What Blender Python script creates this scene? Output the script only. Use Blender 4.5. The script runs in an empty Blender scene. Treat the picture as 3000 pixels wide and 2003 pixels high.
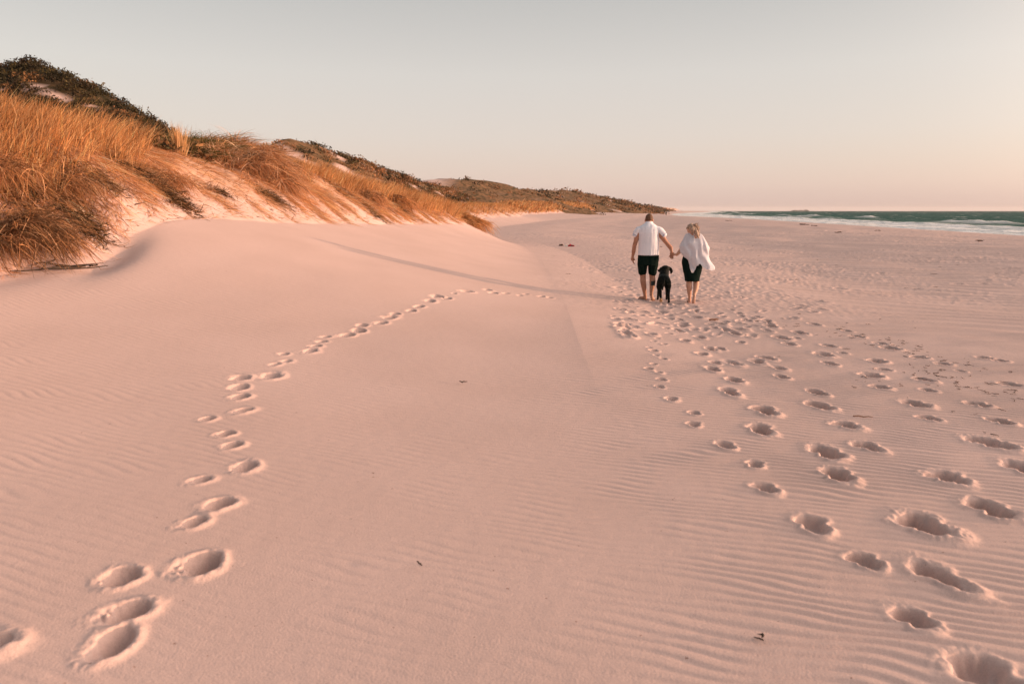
import bpy, bmesh, math, random
import numpy as np
from mathutils import Vector, Matrix, noise as mnoise

random.seed(7); RNG = np.random.default_rng(7)
R = math.radians
scene = bpy.context.scene
COL = scene.collection

# ------------------------------------------------------------------ camera
CZ = 1.87
PITCH = math.atan(384 / 2000)
SP, CP = math.sin(PITCH), math.cos(PITCH)
cam_d = bpy.data.cameras.new('camera')
cam = bpy.data.objects.new('camera', cam_d); COL.objects.link(cam)
cam.location = (0, 0, CZ); cam.rotation_euler = (R(90) - PITCH, 0, 0)
cam_d.lens = 24; cam_d.sensor_width = 36
cam_d.clip_start = 0.05; cam_d.clip_end = 30000
cam_d.dof.use_dof = True; cam_d.dof.focus_distance = 15.0; cam_d.dof.aperture_fstop = 2.8
scene.camera = cam

# ------------------------------------------------------------------ sky, sun, exposure
SUN_AZ, SUN_EL = R(4), R(4.0)
world = bpy.data.worlds.new('World'); scene.world = world; world.use_nodes = True
nt = world.node_tree; nt.nodes.clear()
N = nt.nodes.new; Lk = nt.links.new
out = N('ShaderNodeOutputWorld'); add = N('ShaderNodeAddShader')
b1 = N('ShaderNodeBackground'); b2 = N('ShaderNodeBackground')
sky = N('ShaderNodeTexSky'); sky.sky_type = 'NISHITA'; sky.sun_disc = False
sky.sun_elevation = SUN_EL; sky.sun_rotation = R(90) + SUN_AZ
sky.air_density = 1.0; sky.dust_density = 2.0
b1.inputs['Strength'].default_value = 0.05
tc = N('ShaderNodeTexCoord'); sx = N('ShaderNodeSeparateXYZ'); ramp = N('ShaderNodeValToRGB')
Lk(sky.outputs[0], b1.inputs['Color'])
Lk(tc.outputs['Generated'], sx.inputs[0]); Lk(sx.outputs['Z'], ramp.inputs[0])
stops = [(0.0, (0.45, 0.335, 0.305)), (0.035, (0.48, 0.375, 0.345)), (0.10, (0.46, 0.395, 0.375)),
         (0.18, (0.435, 0.395, 0.375)), (0.285, (0.335, 0.315, 0.30)), (0.45, (0.20, 0.205, 0.205)), (1.0, (0.15, 0.18, 0.195))]
while len(ramp.color_ramp.elements) < len(stops): ramp.color_ramp.elements.new(0.5)
for e, (p, c) in zip(ramp.color_ramp.elements, stops):
    e.position = p; e.color = (*c, 1)
Lk(ramp.outputs[0], b2.inputs['Color']); b2.inputs['Strength'].default_value = 1.0
Lk(b1.outputs[0], add.inputs[0]); Lk(b2.outputs[0], add.inputs[1])
# broad warm afterglow of the sky round the low sun, outside the frame to the right
GLOW_EL = R(20)
vd = N('ShaderNodeVectorMath'); vd.operation = 'DOT_PRODUCT'; Lk(tc.outputs['Generated'], vd.inputs[0])
vd.inputs[1].default_value = (math.cos(SUN_AZ) * math.cos(GLOW_EL), -math.sin(SUN_AZ) * math.cos(GLOW_EL), math.sin(GLOW_EL))
mxn = N('ShaderNodeMath'); mxn.operation = 'MAXIMUM'; Lk(vd.outputs['Value'], mxn.inputs[0]); mxn.inputs[1].default_value = 0
pw = N('ShaderNodeMath'); pw.operation = 'POWER'; Lk(mxn.outputs[0], pw.inputs[0]); pw.inputs[1].default_value = 6.5
ml = N('ShaderNodeMath'); ml.operation = 'MULTIPLY'; Lk(pw.outputs[0], ml.inputs[0]); ml.inputs[1].default_value = 3.8
b3 = N('ShaderNodeBackground'); b3.inputs['Color'].default_value = (1.0, 0.70, 0.55, 1); Lk(ml.outputs[0], b3.inputs['Strength'])
add2 = N('ShaderNodeAddShader'); Lk(add.outputs[0], add2.inputs[0]); Lk(b3.outputs[0], add2.inputs[1]); Lk(add2.outputs[0], out.inputs[0])

sun_d = bpy.data.lights.new('sun', 'SUN'); sun_d.energy = 3.5; sun_d.angle = R(1.2); sun_d.color = (1.0, 0.58, 0.35)
sun = bpy.data.objects.new('sun', sun_d); COL.objects.link(sun)
TOW = Vector((-math.cos(SUN_AZ) * math.cos(SUN_EL), math.sin(SUN_AZ) * math.cos(SUN_EL), -math.sin(SUN_EL)))
sun.rotation_euler = TOW.to_track_quat('-Z', 'Y').to_euler()
scene.view_settings.view_transform = 'Standard'; scene.view_settings.look = 'None'
scene.view_settings.exposure = 0.5; scene.view_settings.gamma = 1.0
scene.view_settings.use_curve_mapping = False
scene.render.engine = 'CYCLES'

# ------------------------------------------------------------------ small helpers
def ray(u, v):                    # photo pixel (3000 wide) -> x per metre forward, z per metre forward
    up = 1001 - v
    fwd = 2000 * CP + up * SP
    return (u - 1500) / fwd, (up * CP - 2000 * SP) / fwd
def P(u, v, Y):
    a, b = ray(u, v); return (a * Y, Y, CZ + b * Y)
_perm = np.random.default_rng(3).permutation(256).astype(np.int32); _perm = np.concatenate([_perm, _perm])
_ga = np.random.default_rng(4).uniform(0, 2 * np.pi, 256); _gx, _gy = np.cos(_ga), np.sin(_ga)
def pn(x, y, seed=0):
    x = np.asarray(x, float) + seed * 17.31; y = np.asarray(y, float) + seed * 9.73
    xi = np.floor(x).astype(np.int64); yi = np.floor(y).astype(np.int64)
    xf = x - xi; yf = y - yi
    u = xf * xf * xf * (xf * (xf * 6 - 15) + 10); v = yf * yf * yf * (yf * (yf * 6 - 15) + 10)
    def g(ix, iy, dx, dy):
        h = _perm[_perm[ix & 255] + (iy & 255)]
        return _gx[h] * dx + _gy[h] * dy
    a = g(xi, yi, xf, yf); b = g(xi + 1, yi, xf - 1, yf)
    c = g(xi, yi + 1, xf, yf - 1); d = g(xi + 1, yi + 1, xf - 1, yf - 1)
    return (a + u * (b - a) + v * ((c + u * (d - c)) - (a + u * (b - a)))) * 1.5
def fbm(x, y, o=4, seed=0, gain=0.5):
    s = 0; a = 1.0; t = 0
    for i in range(o):
        s = s + a * pn(x * 2 ** i, y * 2 ** i, seed + i * 3); t += a; a *= gain
    return s / t
def sstep(a, b, x):
    t = np.clip((x - a) / (b - a), 0, 1); return t * t * (3 - 2 * t)
def mesh_np(name, verts, faces, mat=None, smooth=True, parent=None, cols=None, matidx=None):
    me = bpy.data.meshes.new(name)
    verts = np.asarray(verts, np.float32); faces = np.asarray(faces, np.int32)
    k = faces.shape[1]; nf = len(faces)
    me.vertices.add(len(verts)); me.vertices.foreach_set('co', verts.ravel())
    me.loops.add(nf * k); me.loops.foreach_set('vertex_index', faces.ravel())
    me.polygons.add(nf); me.polygons.foreach_set('loop_start', np.arange(0, nf * k, k, dtype=np.int32))
    me.polygons.foreach_set('loop_total', np.full(nf, k, np.int32))
    me.polygons.foreach_set('use_smooth', np.full(nf, smooth, bool))
    me.update(calc_edges=True)
    if cols is not None:
        ca = me.color_attributes.new('Col', 'FLOAT_COLOR', 'POINT')
        c4 = np.ones((len(verts), 4), np.float32); c4[:, :cols.shape[1]] = cols
        ca.data.foreach_set('color', c4.ravel())
    if mat: me.materials.append(mat)
    o = bpy.data.objects.new(name, me); COL.objects.link(o)
    if parent: o.parent = parent
    return o
def grid_faces(nr, nc):
    i = np.arange(nr * nc).reshape(nr, nc)
    return np.stack([i[:-1, :-1], i[:-1, 1:], i[1:, 1:], i[1:, :-1]], -1).reshape(-1, 4)
def tag(o, label=None, cat=None, group=None, kind=None):
    if label: o['label'] = label
    if cat: o['category'] = cat
    if group: o['group'] = group
    if kind: o['kind'] = kind
    return o
def empty(name, loc, rz=0.0):
    o = bpy.data.objects.new(name, None); COL.objects.link(o); o.location = loc; o.rotation_euler = (0, 0, rz)
    o.empty_display_size = 0.2; return o

# ------------------------------------------------------------------ materials
def principled(name, col, rough=0.8, spec=0.3, sheen=0):
    m = bpy.data.materials.new(name); m.use_nodes = True
    b = m.node_tree.nodes['Principled BSDF']
    b.inputs['Base Color'].default_value = (*col, 1); b.inputs['Roughness'].default_value = rough
    b.inputs['Specular IOR Level'].default_value = spec
    if sheen: b.inputs['Sheen Weight'].default_value = sheen
    return m
def noisy(name, c1, c2, scale=8, rough=0.8, bump=0.0, bscale=60, spec=0.3, detail=5, bdist=0.01):
    m = principled(name, c1, rough, spec); n = m.node_tree; b = n.nodes['Principled BSDF']
    t = n.nodes.new('ShaderNodeTexCoord'); z = n.nodes.new('ShaderNodeTexNoise'); z.inputs['Scale'].default_value = scale
    z.inputs['Detail'].default_value = detail
    r = n.nodes.new('ShaderNodeValToRGB'); r.color_ramp.elements[0].position = 0.35; r.color_ramp.elements[1].position = 0.65
    r.color_ramp.elements[0].color = (*c1, 1); r.color_ramp.elements[1].color = (*c2, 1)
    n.links.new(t.outputs['Object'], z.inputs['Vector']); n.links.new(z.outputs['Fac'], r.inputs[0]); n.links.new(r.outputs[0], b.inputs['Base Color'])
    if bump:
        z2 = n.nodes.new('ShaderNodeTexNoise'); z2.inputs['Scale'].default_value = bscale; z2.inputs['Detail'].default_value = 6
        bp = n.nodes.new('ShaderNodeBump'); bp.inputs['Strength'].default_value = bump; bp.inputs['Distance'].default_value = bdist
        n.links.new(t.outputs['Object'], z2.inputs['Vector']); n.links.new(z2.outputs['Fac'], bp.inputs['Height'])
        n.links.new(bp.outputs[0], b.inputs['Normal'])
    return m
def leafmat(name, trans=0.35, rough=0.6):
    m = bpy.data.materials.new(name); m.use_nodes = True; n = m.node_tree; b = n.nodes['Principled BSDF']
    a = n.nodes.new('ShaderNodeAttribute'); a.attribute_name = 'Col'
    n.links.new(a.outputs['Color'], b.inputs['Base Color']); b.inputs['Roughness'].default_value = rough
    b.inputs['Specular IOR Level'].default_value = 0.2
    t = n.nodes.new('ShaderNodeBsdfTranslucent'); n.links.new(a.outputs['Color'], t.inputs['Color'])
    mx = n.nodes.new('ShaderNodeMixShader'); mx.inputs[0].default_value = trans
    n.links.new(b.outputs[0], mx.inputs[1]); n.links.new(t.outputs[0], mx.inputs[2])
    n.links.new(mx.outputs[0], n.nodes['Material Output'].inputs['Surface'])
    return m
SAND_A, SAND_B = (0.63, 0.465, 0.42), (0.575, 0.42, 0.375)
def sandmat(name):
    # sand with grain; attribute Col.r = dry thatch cover, Col.g = scrub/brown soil cover
    m = bpy.data.materials.new(name); m.use_nodes = True; n = m.node_tree; b = n.nodes['Principled BSDF']
    b.inputs['Roughness'].default_value = 0.95; b.inputs['Specular IOR Level'].default_value = 0.1
    g = n.nodes.new('ShaderNodeNewGeometry'); L = n.links.new
    def noi(s, d=4):
        z = n.nodes.new('ShaderNodeTexNoise'); z.inputs['Scale'].default_value = s; z.inputs['Detail'].default_value = d
        L(g.outputs['Position'], z.inputs['Vector']); return z
    def rmp(src, p0, c0, p1, c1):
        r = n.nodes.new('ShaderNodeValToRGB'); r.color_ramp.elements[0].position = p0; r.color_ramp.elements[1].position = p1
        r.color_ramp.elements[0].color = (*c0, 1); r.color_ramp.elements[1].color = (*c1, 1); L(src, r.inputs[0]); return r
    def mix(f, a, c):
        x = n.nodes.new('ShaderNodeMix'); x.data_type = 'RGBA'; L(f, x.inputs[0]); L(a, x.inputs[6]); L(c, x.inputs[7]); return x
    z1 = noi(0.7, 5); base = rmp(z1.outputs['Fac'], 0.3, SAND_A, 0.7, SAND_B)
    z2 = noi(260, 2); grain = rmp(z2.outputs['Fac'], 0.25, (0.78, 0.75, 0.74), 0.6, (1.03, 1.03, 1.03))
    mul = n.nodes.new('ShaderNodeMix'); mul.data_type = 'RGBA'; mul.blend_type = 'MULTIPLY'; mul.inputs[0].default_value = 1
    L(base.outputs[0], mul.inputs[6]); L(grain.outputs[0], mul.inputs[7])
    zs = noi(34, 3); spk = rmp(zs.outputs['Fac'], 0.735, (1, 1, 1), 0.76, (.42, .33, .28))
    mul2 = n.nodes.new('ShaderNodeMix'); mul2.data_type = 'RGBA'; mul2.blend_type = 'MULTIPLY'; mul2.inputs[0].default_value = 1
    L(mul.outputs[2], mul2.inputs[6]); L(spk.outputs[0], mul2.inputs[7]); mul = mul2
    a = n.nodes.new('ShaderNodeAttribute'); a.attribute_name = 'Col'
    sp = n.nodes.new('ShaderNodeSeparateColor'); L(a.outputs['Color'], sp.inputs[0])
    z3 = noi(5, 6); th = rmp(z3.outputs['Fac'], 0.35, (0.36, 0.18, 0.09), 0.65, (0.60, 0.36, 0.22))
    z4 = noi(0.8, 8); sc = rmp(z4.outputs['Fac'], 0.38, (0.06, 0.045, 0.02), 0.62, (0.24, 0.13, 0.07))
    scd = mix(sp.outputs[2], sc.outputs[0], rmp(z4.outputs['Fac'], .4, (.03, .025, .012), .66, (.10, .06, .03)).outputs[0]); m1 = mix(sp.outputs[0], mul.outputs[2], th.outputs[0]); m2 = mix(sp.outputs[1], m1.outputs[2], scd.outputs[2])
    L(m2.outputs[2], b.inputs['Base Color'])
    z5 = noi(90, 5); bp = n.nodes.new('ShaderNodeBump'); bp.inputs['Strength'].default_value = 0.5; bp.inputs['Distance'].default_value = 0.005
    L(z5.outputs['Fac'], bp.inputs['Height']); L(bp.outputs[0], b.inputs['Normal'])
    return m
M_SAND = sandmat('sand')
M_GRASS = leafmat('dry_grass', 0.35)
M_SCRUB = leafmat('scrub_leaves', 0.2)

# ------------------------------------------------------------------ terrain shape
def smooth_table(pts, sig):
    ys = np.array([p[0] for p in pts], float); vs = np.array([p[1] for p in pts], float)
    ly = np.concatenate([np.arange(-60, 60, 0.25), 60 * np.exp(np.arange(0, 4.8, 0.01))])
    v = np.interp(ly, ys, vs)
    k = np.exp(-0.5 * (np.arange(-30, 31) * 0.25 / sig) ** 2); k /= k.sum()
    vp = np.pad(v, 30, mode='edge'); return ly, np.convolve(vp, k, 'valid')
def tab(t, y): return np.interp(y, t[0], t[1])
T_XT = smooth_table([(-60, -16), (0, -10.0), (5, -8.6), (9.3, -7.1), (12.6, -6.3), (17, -5.4), (25, -4.3), (35, -3.2), (43, -2.4), (48, -3.0), (53, -6), (60, -8),
                     (80, -7), (100, -3), (125, 1.3), (140, 1.5), (160, 3), (220, 14), (300, 31), (450, 62), (600, 95), (900, 170), (1600, 350), (2500, 600), (6000, 1450)], 1.2)
T_ZT = smooth_table([(-60, 0.6), (0, 0.75), (5, 0.85), (9.0, 0.98), (10.2, 1.15), (12.6, 1.73), (15, 1.68), (17, 1.56), (30, 1.32), (45, 1.04), (60, 0.95), (130, 0.95), (300, 1.1), (600, 1.4), (1600, 2.5), (6000, 3)], 0.7)
T_XC = smooth_table([(-60, 1.5), (0, 1.1), (7, 0.85), (15, 1.05), (28, 1.0), (36, 0.4), (43, -0.4), (50, -1.5), (60, -4), (80, -2), (100, 2), (130, 6), (300, 50), (600, 120), (1600, 395), (6000, 1520)], 2)
T_HC = smooth_table([(-60, 2.2), (5, 2.3), (9, 2.3), (12, 2.0), (18, 1.8), (23, 1.95), (28, 1.6), (42, 1.25), (48, 0.9), (56, 1.0), (90, 1.5), (130, 1.8), (200, 2.5), (300, 4), (600, 6), (1600, 8), (6000, 8)], 1.5)
T_XB = smooth_table([(-60, 20), (0, 26.5), (45, 33), (90, 40), (280, 68), (500, 104), (750, 150), (1600, 412), (2500, 700), (6000, 1600)], 3)
def dune_d(x, y):
    xt = tab(T_XT, y); sl = (tab(T_XT, y + 0.5) - tab(T_XT, y - 0.5))
    amp = np.clip((y - 3) / 10, 0.2, 1) * np.clip(y / 60, 0.35, 2)
    wob = amp * (0.7 * pn(y * 0.42, 0 * y, 5) + 0.35 * pn(y * 1.2, 0 * y, 6)) * (1 - np.exp(-np.abs(y - 19.8) ** 2 / 4))
    return (xt + wob * 0.55 - x) / np.sqrt(1 + np.clip(sl, -1, 1) ** 2)
def W_of(y): return np.interp(y, [-60, 9, 18, 28, 45, 130, 300, 6000], [4.2, 4.2, 3.9, 3.6, 3.0, 5, 14, 25])
def H(x, y, ripples=False):
    x = np.asarray(x, float); y = np.asarray(y, float)
    xt = tab(T_XT, y); zt = tab(T_ZT, y); xc = tab(T_XC, y); xb = tab(T_XB, y)
    # flat beach between crease and berm
    w = xb - xc
    s = np.clip((x - xc) / w, 0, 1)
    near = np.clip(1 - y / 12, 0, 1)
    zb = 0.10 * near * near + 0.24 * sstep(0.35, 0.88, s) - 0.26 * sstep(0.10, 0.35, s) * (1 - sstep(0.4, 0.85, s)) * sstep(9, 18, y)
    zb = zb + 0.18 * np.clip(1 - (x - xc) / 1.8, 0, 1) * sstep(5, 12, y) * (1 - sstep(30, 45, y)) - 0.62 * sstep(120, 360, y) * (1 - sstep(1100, 1700, y)) * sstep(.30, .88, s)
    zb = np.where(x > xb, zb - 0.085 * np.clip(x - xb, 0, 70) * sstep(-2, 6, x - xb), zb)
    flat = sstep(0.02, 0.2, s) * (1 - sstep(0.9, 1.0, s))
    far = np.clip(np.hypot(x, y) / 25, 0.15, 2.2)
    zb = zb + flat * 0.07 * far * fbm(x / 7, y / 7, 3, 11)
    zb = zb + flat * sstep(5, 20, x) * 0.035 * pn((x + y * 0.35) / 1.7, (y - x * 0.2) / 8, 15) 
    # windblown ramp up to the dune toe
    t = np.clip((xc - x) / np.maximum(xc - xt, 0.5), 0, 1.6)
    g = np.where(t < 1, t ** (1.2 + 0.35 * sstep(12, 6, y)), 1.0)
    z = zb * (1 - np.clip(t, 0, 1)) + zt * g + (0.10 * near * near) * 0
    z = z + 0.03 * np.clip(t, 0, 1) * (1 - np.clip(t, 0, 1)) * 4 * fbm(x / 3.0, y / 3.0, 2, 21)
    # foredune
    d = dune_d(x, y); W = W_of(y); hc = tab(T_HC, y)
    tt = np.clip(d / W, 0, None)
    prof = np.where(tt < 1, np.sin(np.pi / 2 * np.clip(tt, 0, 1)) ** 1.05, 1.0)
    hum = fbm(x / 1.9, y / 1.9, 4, 31)
    z = z + hc * prof + np.clip(tt, 0, 1) * hc * 0.16 * hum + 0.5 * np.clip(tt - 0.8, 0, 1) * fbm(x / 4, y / 4, 3, 41) * np.minimum(hc / 2, 1.5)
    gul = pn(y * 1.5 + x * 0.4, d * 0.25, 51)
    z = z + 0.16 * gul * np.clip(tt * 3, 0, 1) * (1 - np.clip(tt - 0.4, 0, 1)) * np.minimum(hc / 2, 1.5)
    z = z - 0.02 * np.clip(d - W, 0, 40)
    z = z - 0.16 * np.exp(-((x + 6.35) / .35) ** 2 - ((y - 10.9 - (x + 6.35) * -1.0) / .9) ** 2)
    z = z - 0.10 * np.exp(-((d + 0.15) / 0.5) ** 2) * np.exp(-((y - 9.6) / 1.3) ** 2)
    return z
def Hn(x, y):
    e = 0.15
    gx = (H(x + e, y) - H(x - e, y)) / (2 * e); gy = (H(x, y + e) - H(x, y - e)) / (2 * e)
    n = np.stack([-gx, -gy, np.ones_like(gx)], -1); return n / np.linalg.norm(n, axis=-1, keepdims=True)
def hit(u, v, ymax=900):
    a, b = ray(u, v)
    ys = np.exp(np.linspace(math.log(1.2), math.log(ymax), 1500))
    f = CZ + b * ys - H(a * ys, ys); k = np.argmax(f < 0)
    if f[k] >= 0: k = len(ys) - 1
    y0, y1 = ys[k - 1], ys[k]; f0, f1 = f[k - 1], f[k]
    y = y0 + (y1 - y0) * f0 / (f0 - f1 + 1e-9)
    return a * y, y, float(H(np.array([a * y]), np.array([y]))[0])

# ------------------------------------------------------------------ the ground sheet
S = 3000 / 2348
def c7(x, y): return (1780 + x * 0.5194, 900 + y * 0.5194)
def c9(x, y): return (2200 + x / 2.23, 1300 + y / 2.23)
stamps = []   # x, y, angle of long axis from +y, half length, half width, depth, rim
def st(u, v, L, Wd, D, rim=0.35, ang=0.0, style=0):
    x, y, z = hit(u, v); stamps.append((x, y, ang, L / 2, Wd / 2, D, rim, style))
# trail on the smooth ramp at the left
lt = [(270, 1322, 1.0), (290, 1402, 1.1), (253, 1475, 1.1), (455, 1290, 1.15), (438, 1200, .85), (495, 1155, 1.05), (455, 1102, .8), (560, 1070, 1.1), (528, 1022, .85),
      (512, 995, .75), (472, 960, .8), (555, 942, .95), (548, 910, .9), (545, 887, .75), (545, 865, .8), (617, 860, .95), (628, 835, .6), (655, 827, .6), (650, 811, .6), (708, 805, .8),
      (722, 793, .65), (735, 783, .6), (745, 772, .6), (790, 768, .8), (820, 758, .9), (826, 746, .7), (870, 740, .8), (890, 727, .95), (903, 720, .7), (940, 712, .7), (957, 702, .8), (985, 689, .9),
      (1000, 679, 1.0), (1022, 684, .7), (1040, 672, .6), (1068, 667, 1.1), (1115, 664, .8), (1128, 671, .8), (1158, 672, .7), (1190, 677, .6), (1205, 674, .6), (1240, 679, .9), (1258, 682, .7)]
rs = np.random.default_rng(12)
for (px_, py_, s) in lt:
    k_ = 1.35 if py_ < 900 else 1.0; st(px_ * S, py_ * S, 0.175 * s * k_, 0.14 * s * k_, 0.115 * s, 0.13, rs.uniform(.2, .9), 1)
st(-22 * S, 1480 * S, 0.2, 0.17, 0.09, 0.25, 0.3, 1)
big = [(1790, 1230, 1.35), (1290, 945, 1.2), (2170, 1140, 1.3), (1920, 960, 1.15), (1240, 820, 1.25), (2150, 765, 1.35), (2345, 905, 1.2), (1480, 790, .95), (1735, 542, 1.15), (2095, 550, 1.15), (2225, 645, 1.0), (1200, 557, 1.1),
       (1185, 482, .9), (890, 585, 1.15), (860, 685, 1.1), (1815, 625, .9), (1350, 665, 1.1), (1485, 383, 1.2), (1540, 450, .95), (1790, 410, 1.1), (1805, 467, .8), (2275, 435, 1.0), (690, 477, 1.05), (985, 392, .9),
       (965, 342, 1.0), (895, 287, 1.05), (845, 308, 1.1), (720, 412, 1.0), (705, 315, 1.15), (590, 347, 1.1), (605, 312, .8), (1255, 317, .85), (1215, 266, 1.3), (1330, 257, .8), (1515, 302, 1.1), (1560, 352, .75),
       (590, 237, 1.1), (530, 262, .9), (440, 190, .9), (520, 168, 1.0), (755, 198, .7), (985, 172, 1.2), (1030, 208, .9), (1070, 173, .6), (1250, 218, 1.0), (1080, 142, 1.0), (715, 146, 1.15), (650, 97, .95), (600, 115, .7),
       (410, 70, .8), (400, 130, .9), (425, 97, 1.1), (905, 78, 1.0), (920, 106, 1.1), (900, 133, .7), (1170, 95, .9), (1350, 133, .8), (1405, 165, .9), (1545, 203, .9), (1600, 232, 1.2), (1765, 284, 1.0), (2120, 285, .9),
       (790, 73, .9), (755, 48, .8), (740, 32, .8), (700, 12, .7), (1020, 65, .6), (500, 15, .8), (300, 30, .8), (280, 60, .6), (640, 235, .8), (2210, 300, .8), (1900, 320, .9), (1990, 360, .7)]
for (a, b, s) in big:
    u, v = c7(a, b); st(u, v, rs.uniform(.9, 1.1) * (0.26 if b > 150 else .30) * s * (1 if u < 2450 else .78), 0.145 * s * (1 if u < 2500 else 1.1) * rs.uniform(.88, 1.12), 0.135 * s * rs.uniform(.8, 1.15), 0.12, -0.30 * (u - 1950) / 1000 + rs.uniform(-.12, .12), 0)
for (a, b, s) in [(660, 777, 1), (825, 885, .9), (890, 1020, 1.1), (1160, 1225, 1.35), (365, 517, .9), (490, 595, .75), (490, 660, .85), (305, 406, .7), (295, 447, .7), (290, 366, .8), (235, 346, .8), (262, 320, .6), (315, 290, .7),
                  (275, 270, .6), (260, 243, .8), (240, 228, .6), (320, 207, .7), (285, 175, .6), (260, 190, .6), (250, 157, .6), (350, 148, .8), (330, 118, .9), (155, 75, .9), (30, 50, .8)]:
    u, v = c7(a, b); st(u, v, 0.16 * s, 0.12 * s, 0.055 * s, 0.28, rs.uniform(-.3, .1), 0)
for (a, b, L, W_, D) in [(740, 760, .22, .16, .05), (1250, 872, .46, .19, .09), (1080, 1145, .24, .16, .055), (1560, 1540, .34, .24, .07)]:
    u, v = c9(a, b); st(u, v, L * .72, W_ * .85, D * 1.4, 0.2, -.3, 0)
# the walked strip between those prints and the couple, and prints around them
for i in range(150):
    v = rs.uniform(815, 985); c = 1985 + (v - 880) * 0.75
    u = max(c + rs.normal(0, 95 + (v - 815) * 0.9), 1790 + rs.uniform(0, 60))
    st(u, v, rs.uniform(.2, .36), rs.uniform(.11, .17), rs.uniform(.025, .055), 0.4, rs.uniform(-.5, .5), 0)
for i in range(300):
    x = rs.uniform(1.5, 34); y = rs.uniform(9.5, 75)
    if x / y > 0.8 or x < float(tab(T_XC, y)) + (1.9 if y < 16 else .6): continue
    if x > 6 + 0.1 * y and y < 13: continue
    stamps.append((x, y, rs.uniform(-1, 1), rs.uniform(.12, .26), rs.uniform(.07, .13), rs.uniform(.02, .05), .5, 0))

# rows (constant y) and columns (constant x / w(y))
rows = [-60, -40, -25, -15, -9, -5, -3, -1.5, -.6, 0, .4, .8, 1.1, 1.3]
y = 1.3
while y < 6000:
    r = 0.0021 if y < 15 else (0.0045 if y < 45 else (0.009 if y < 120 else 0.02))
    y *= 1 + r; rows.append(y)
rows = np.array(rows)
uc = np.arange(-0.84, 0.8401, 0.00165)
side = [0.84]; stp = 0.004
while side[-1] < 9: stp *= 1.1; side.append(side[-1] + stp)
side = np.array(side[1:]); uc = np.concatenate([-side[::-1], uc, side])
wy = np.where(rows > 0, rows + 0.6, 0.6 + np.abs(rows))
X = uc[None, :] * wy[:, None]; Y = np.repeat(rows[:, None], len(uc), 1)
Z = H(X, Y)
nearm = (rows > 1.2) & (rows < 60)
r0 = np.argmax(nearm); r1 = len(rows) - np.argmax(nearm[::-1])
xs, ys = X[r0:r1], Y[r0:r1]
xcl = tab(T_XC, ys)
right = sstep(-1.2, 1.2, xs - xcl)
# ripples: crests run roughly across the view, slightly nearer at the right
q = xs / np.maximum(ys, .5)
wx = 0.30 * pn(xs / 1.3, ys / 1.3, 61) + 0.9 * pn(xs / 4.5, ys / 4.5, 62) + 0.035 * pn(xs / .28, ys / .28, 60)
ph = (ys + 0.26 * xs + 0.10 * wx + 0.012 * xs * np.abs(xs)) / 0.083
ph2 = ph + 0.75 * pn(xs / .55, ys / .3, 64)
rip = np.sin(2 * np.pi * ph2); rip = rip + 0.28 * np.sin(4 * np.pi * ph2 + .8)
patch = 0.42 + 0.85 * sstep(-.40, .40, fbm(xs / 1.6, ys / 1.1, 2, 66))
left_amp = 0.0005 + 0.0005 * sstep(-1, -4, xs) * sstep(12, 8, ys)
amp = (left_amp * (1 - right) + 0.0048 * right)
amp = amp + 0.0012 * (1 - right) * (1 - sstep(3.0, 7.5, ys)) * (1 - sstep(-2.2, -.3, -xs) * 0.5)
amp = amp * patch * (1 - sstep(11, 16, ys) * 0.9)
amp = amp * (1 - sstep(0.3, 1.3, dune_d(xs, ys)))
RZ = amp * rip
lump = 0.013 * fbm(xs / .30, ys / .30, 3, 71) + 0.009 * pn(xs / .10, ys / .14, 74) - 0.010 * np.abs(pn(xs / .2, ys / .5, 75))
trample = right * (1 - .75 * np.exp(-((xs - 1.6) / 1.3) ** 2) * np.exp(-((ys - 14.9) / 1.6) ** 2)) * (0.12 + 0.88 * sstep(10, 17, ys)) * (1 - sstep(0, 0.45, (q - 0.48)) * sstep(20, 14, ys))
RZ = RZ + lump * trample * np.clip(ys / 14, 0.3, 1.6) * (0.25 + 0.95 * sstep(-.25, .3, fbm((xs + .3 * ys) / 3.5, ys / 6.0, 3, 85)))
RZ = RZ + 0.0012 * fbm(xs / .11, ys / .11, 3, 77)
long_ = np.sin(2 * np.pi * ((ys + 0.45 * xs) / 0.9 + 0.8 * pn(xs / 3, ys / 3, 81))) * 0.016 * sstep(5, 9, xs) * sstep(8, 11, ys)
RZ = RZ + long_
DEP = np.zeros_like(RZ); KEEP = np.ones_like(RZ)
rr = rows[r0:r1]
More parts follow.
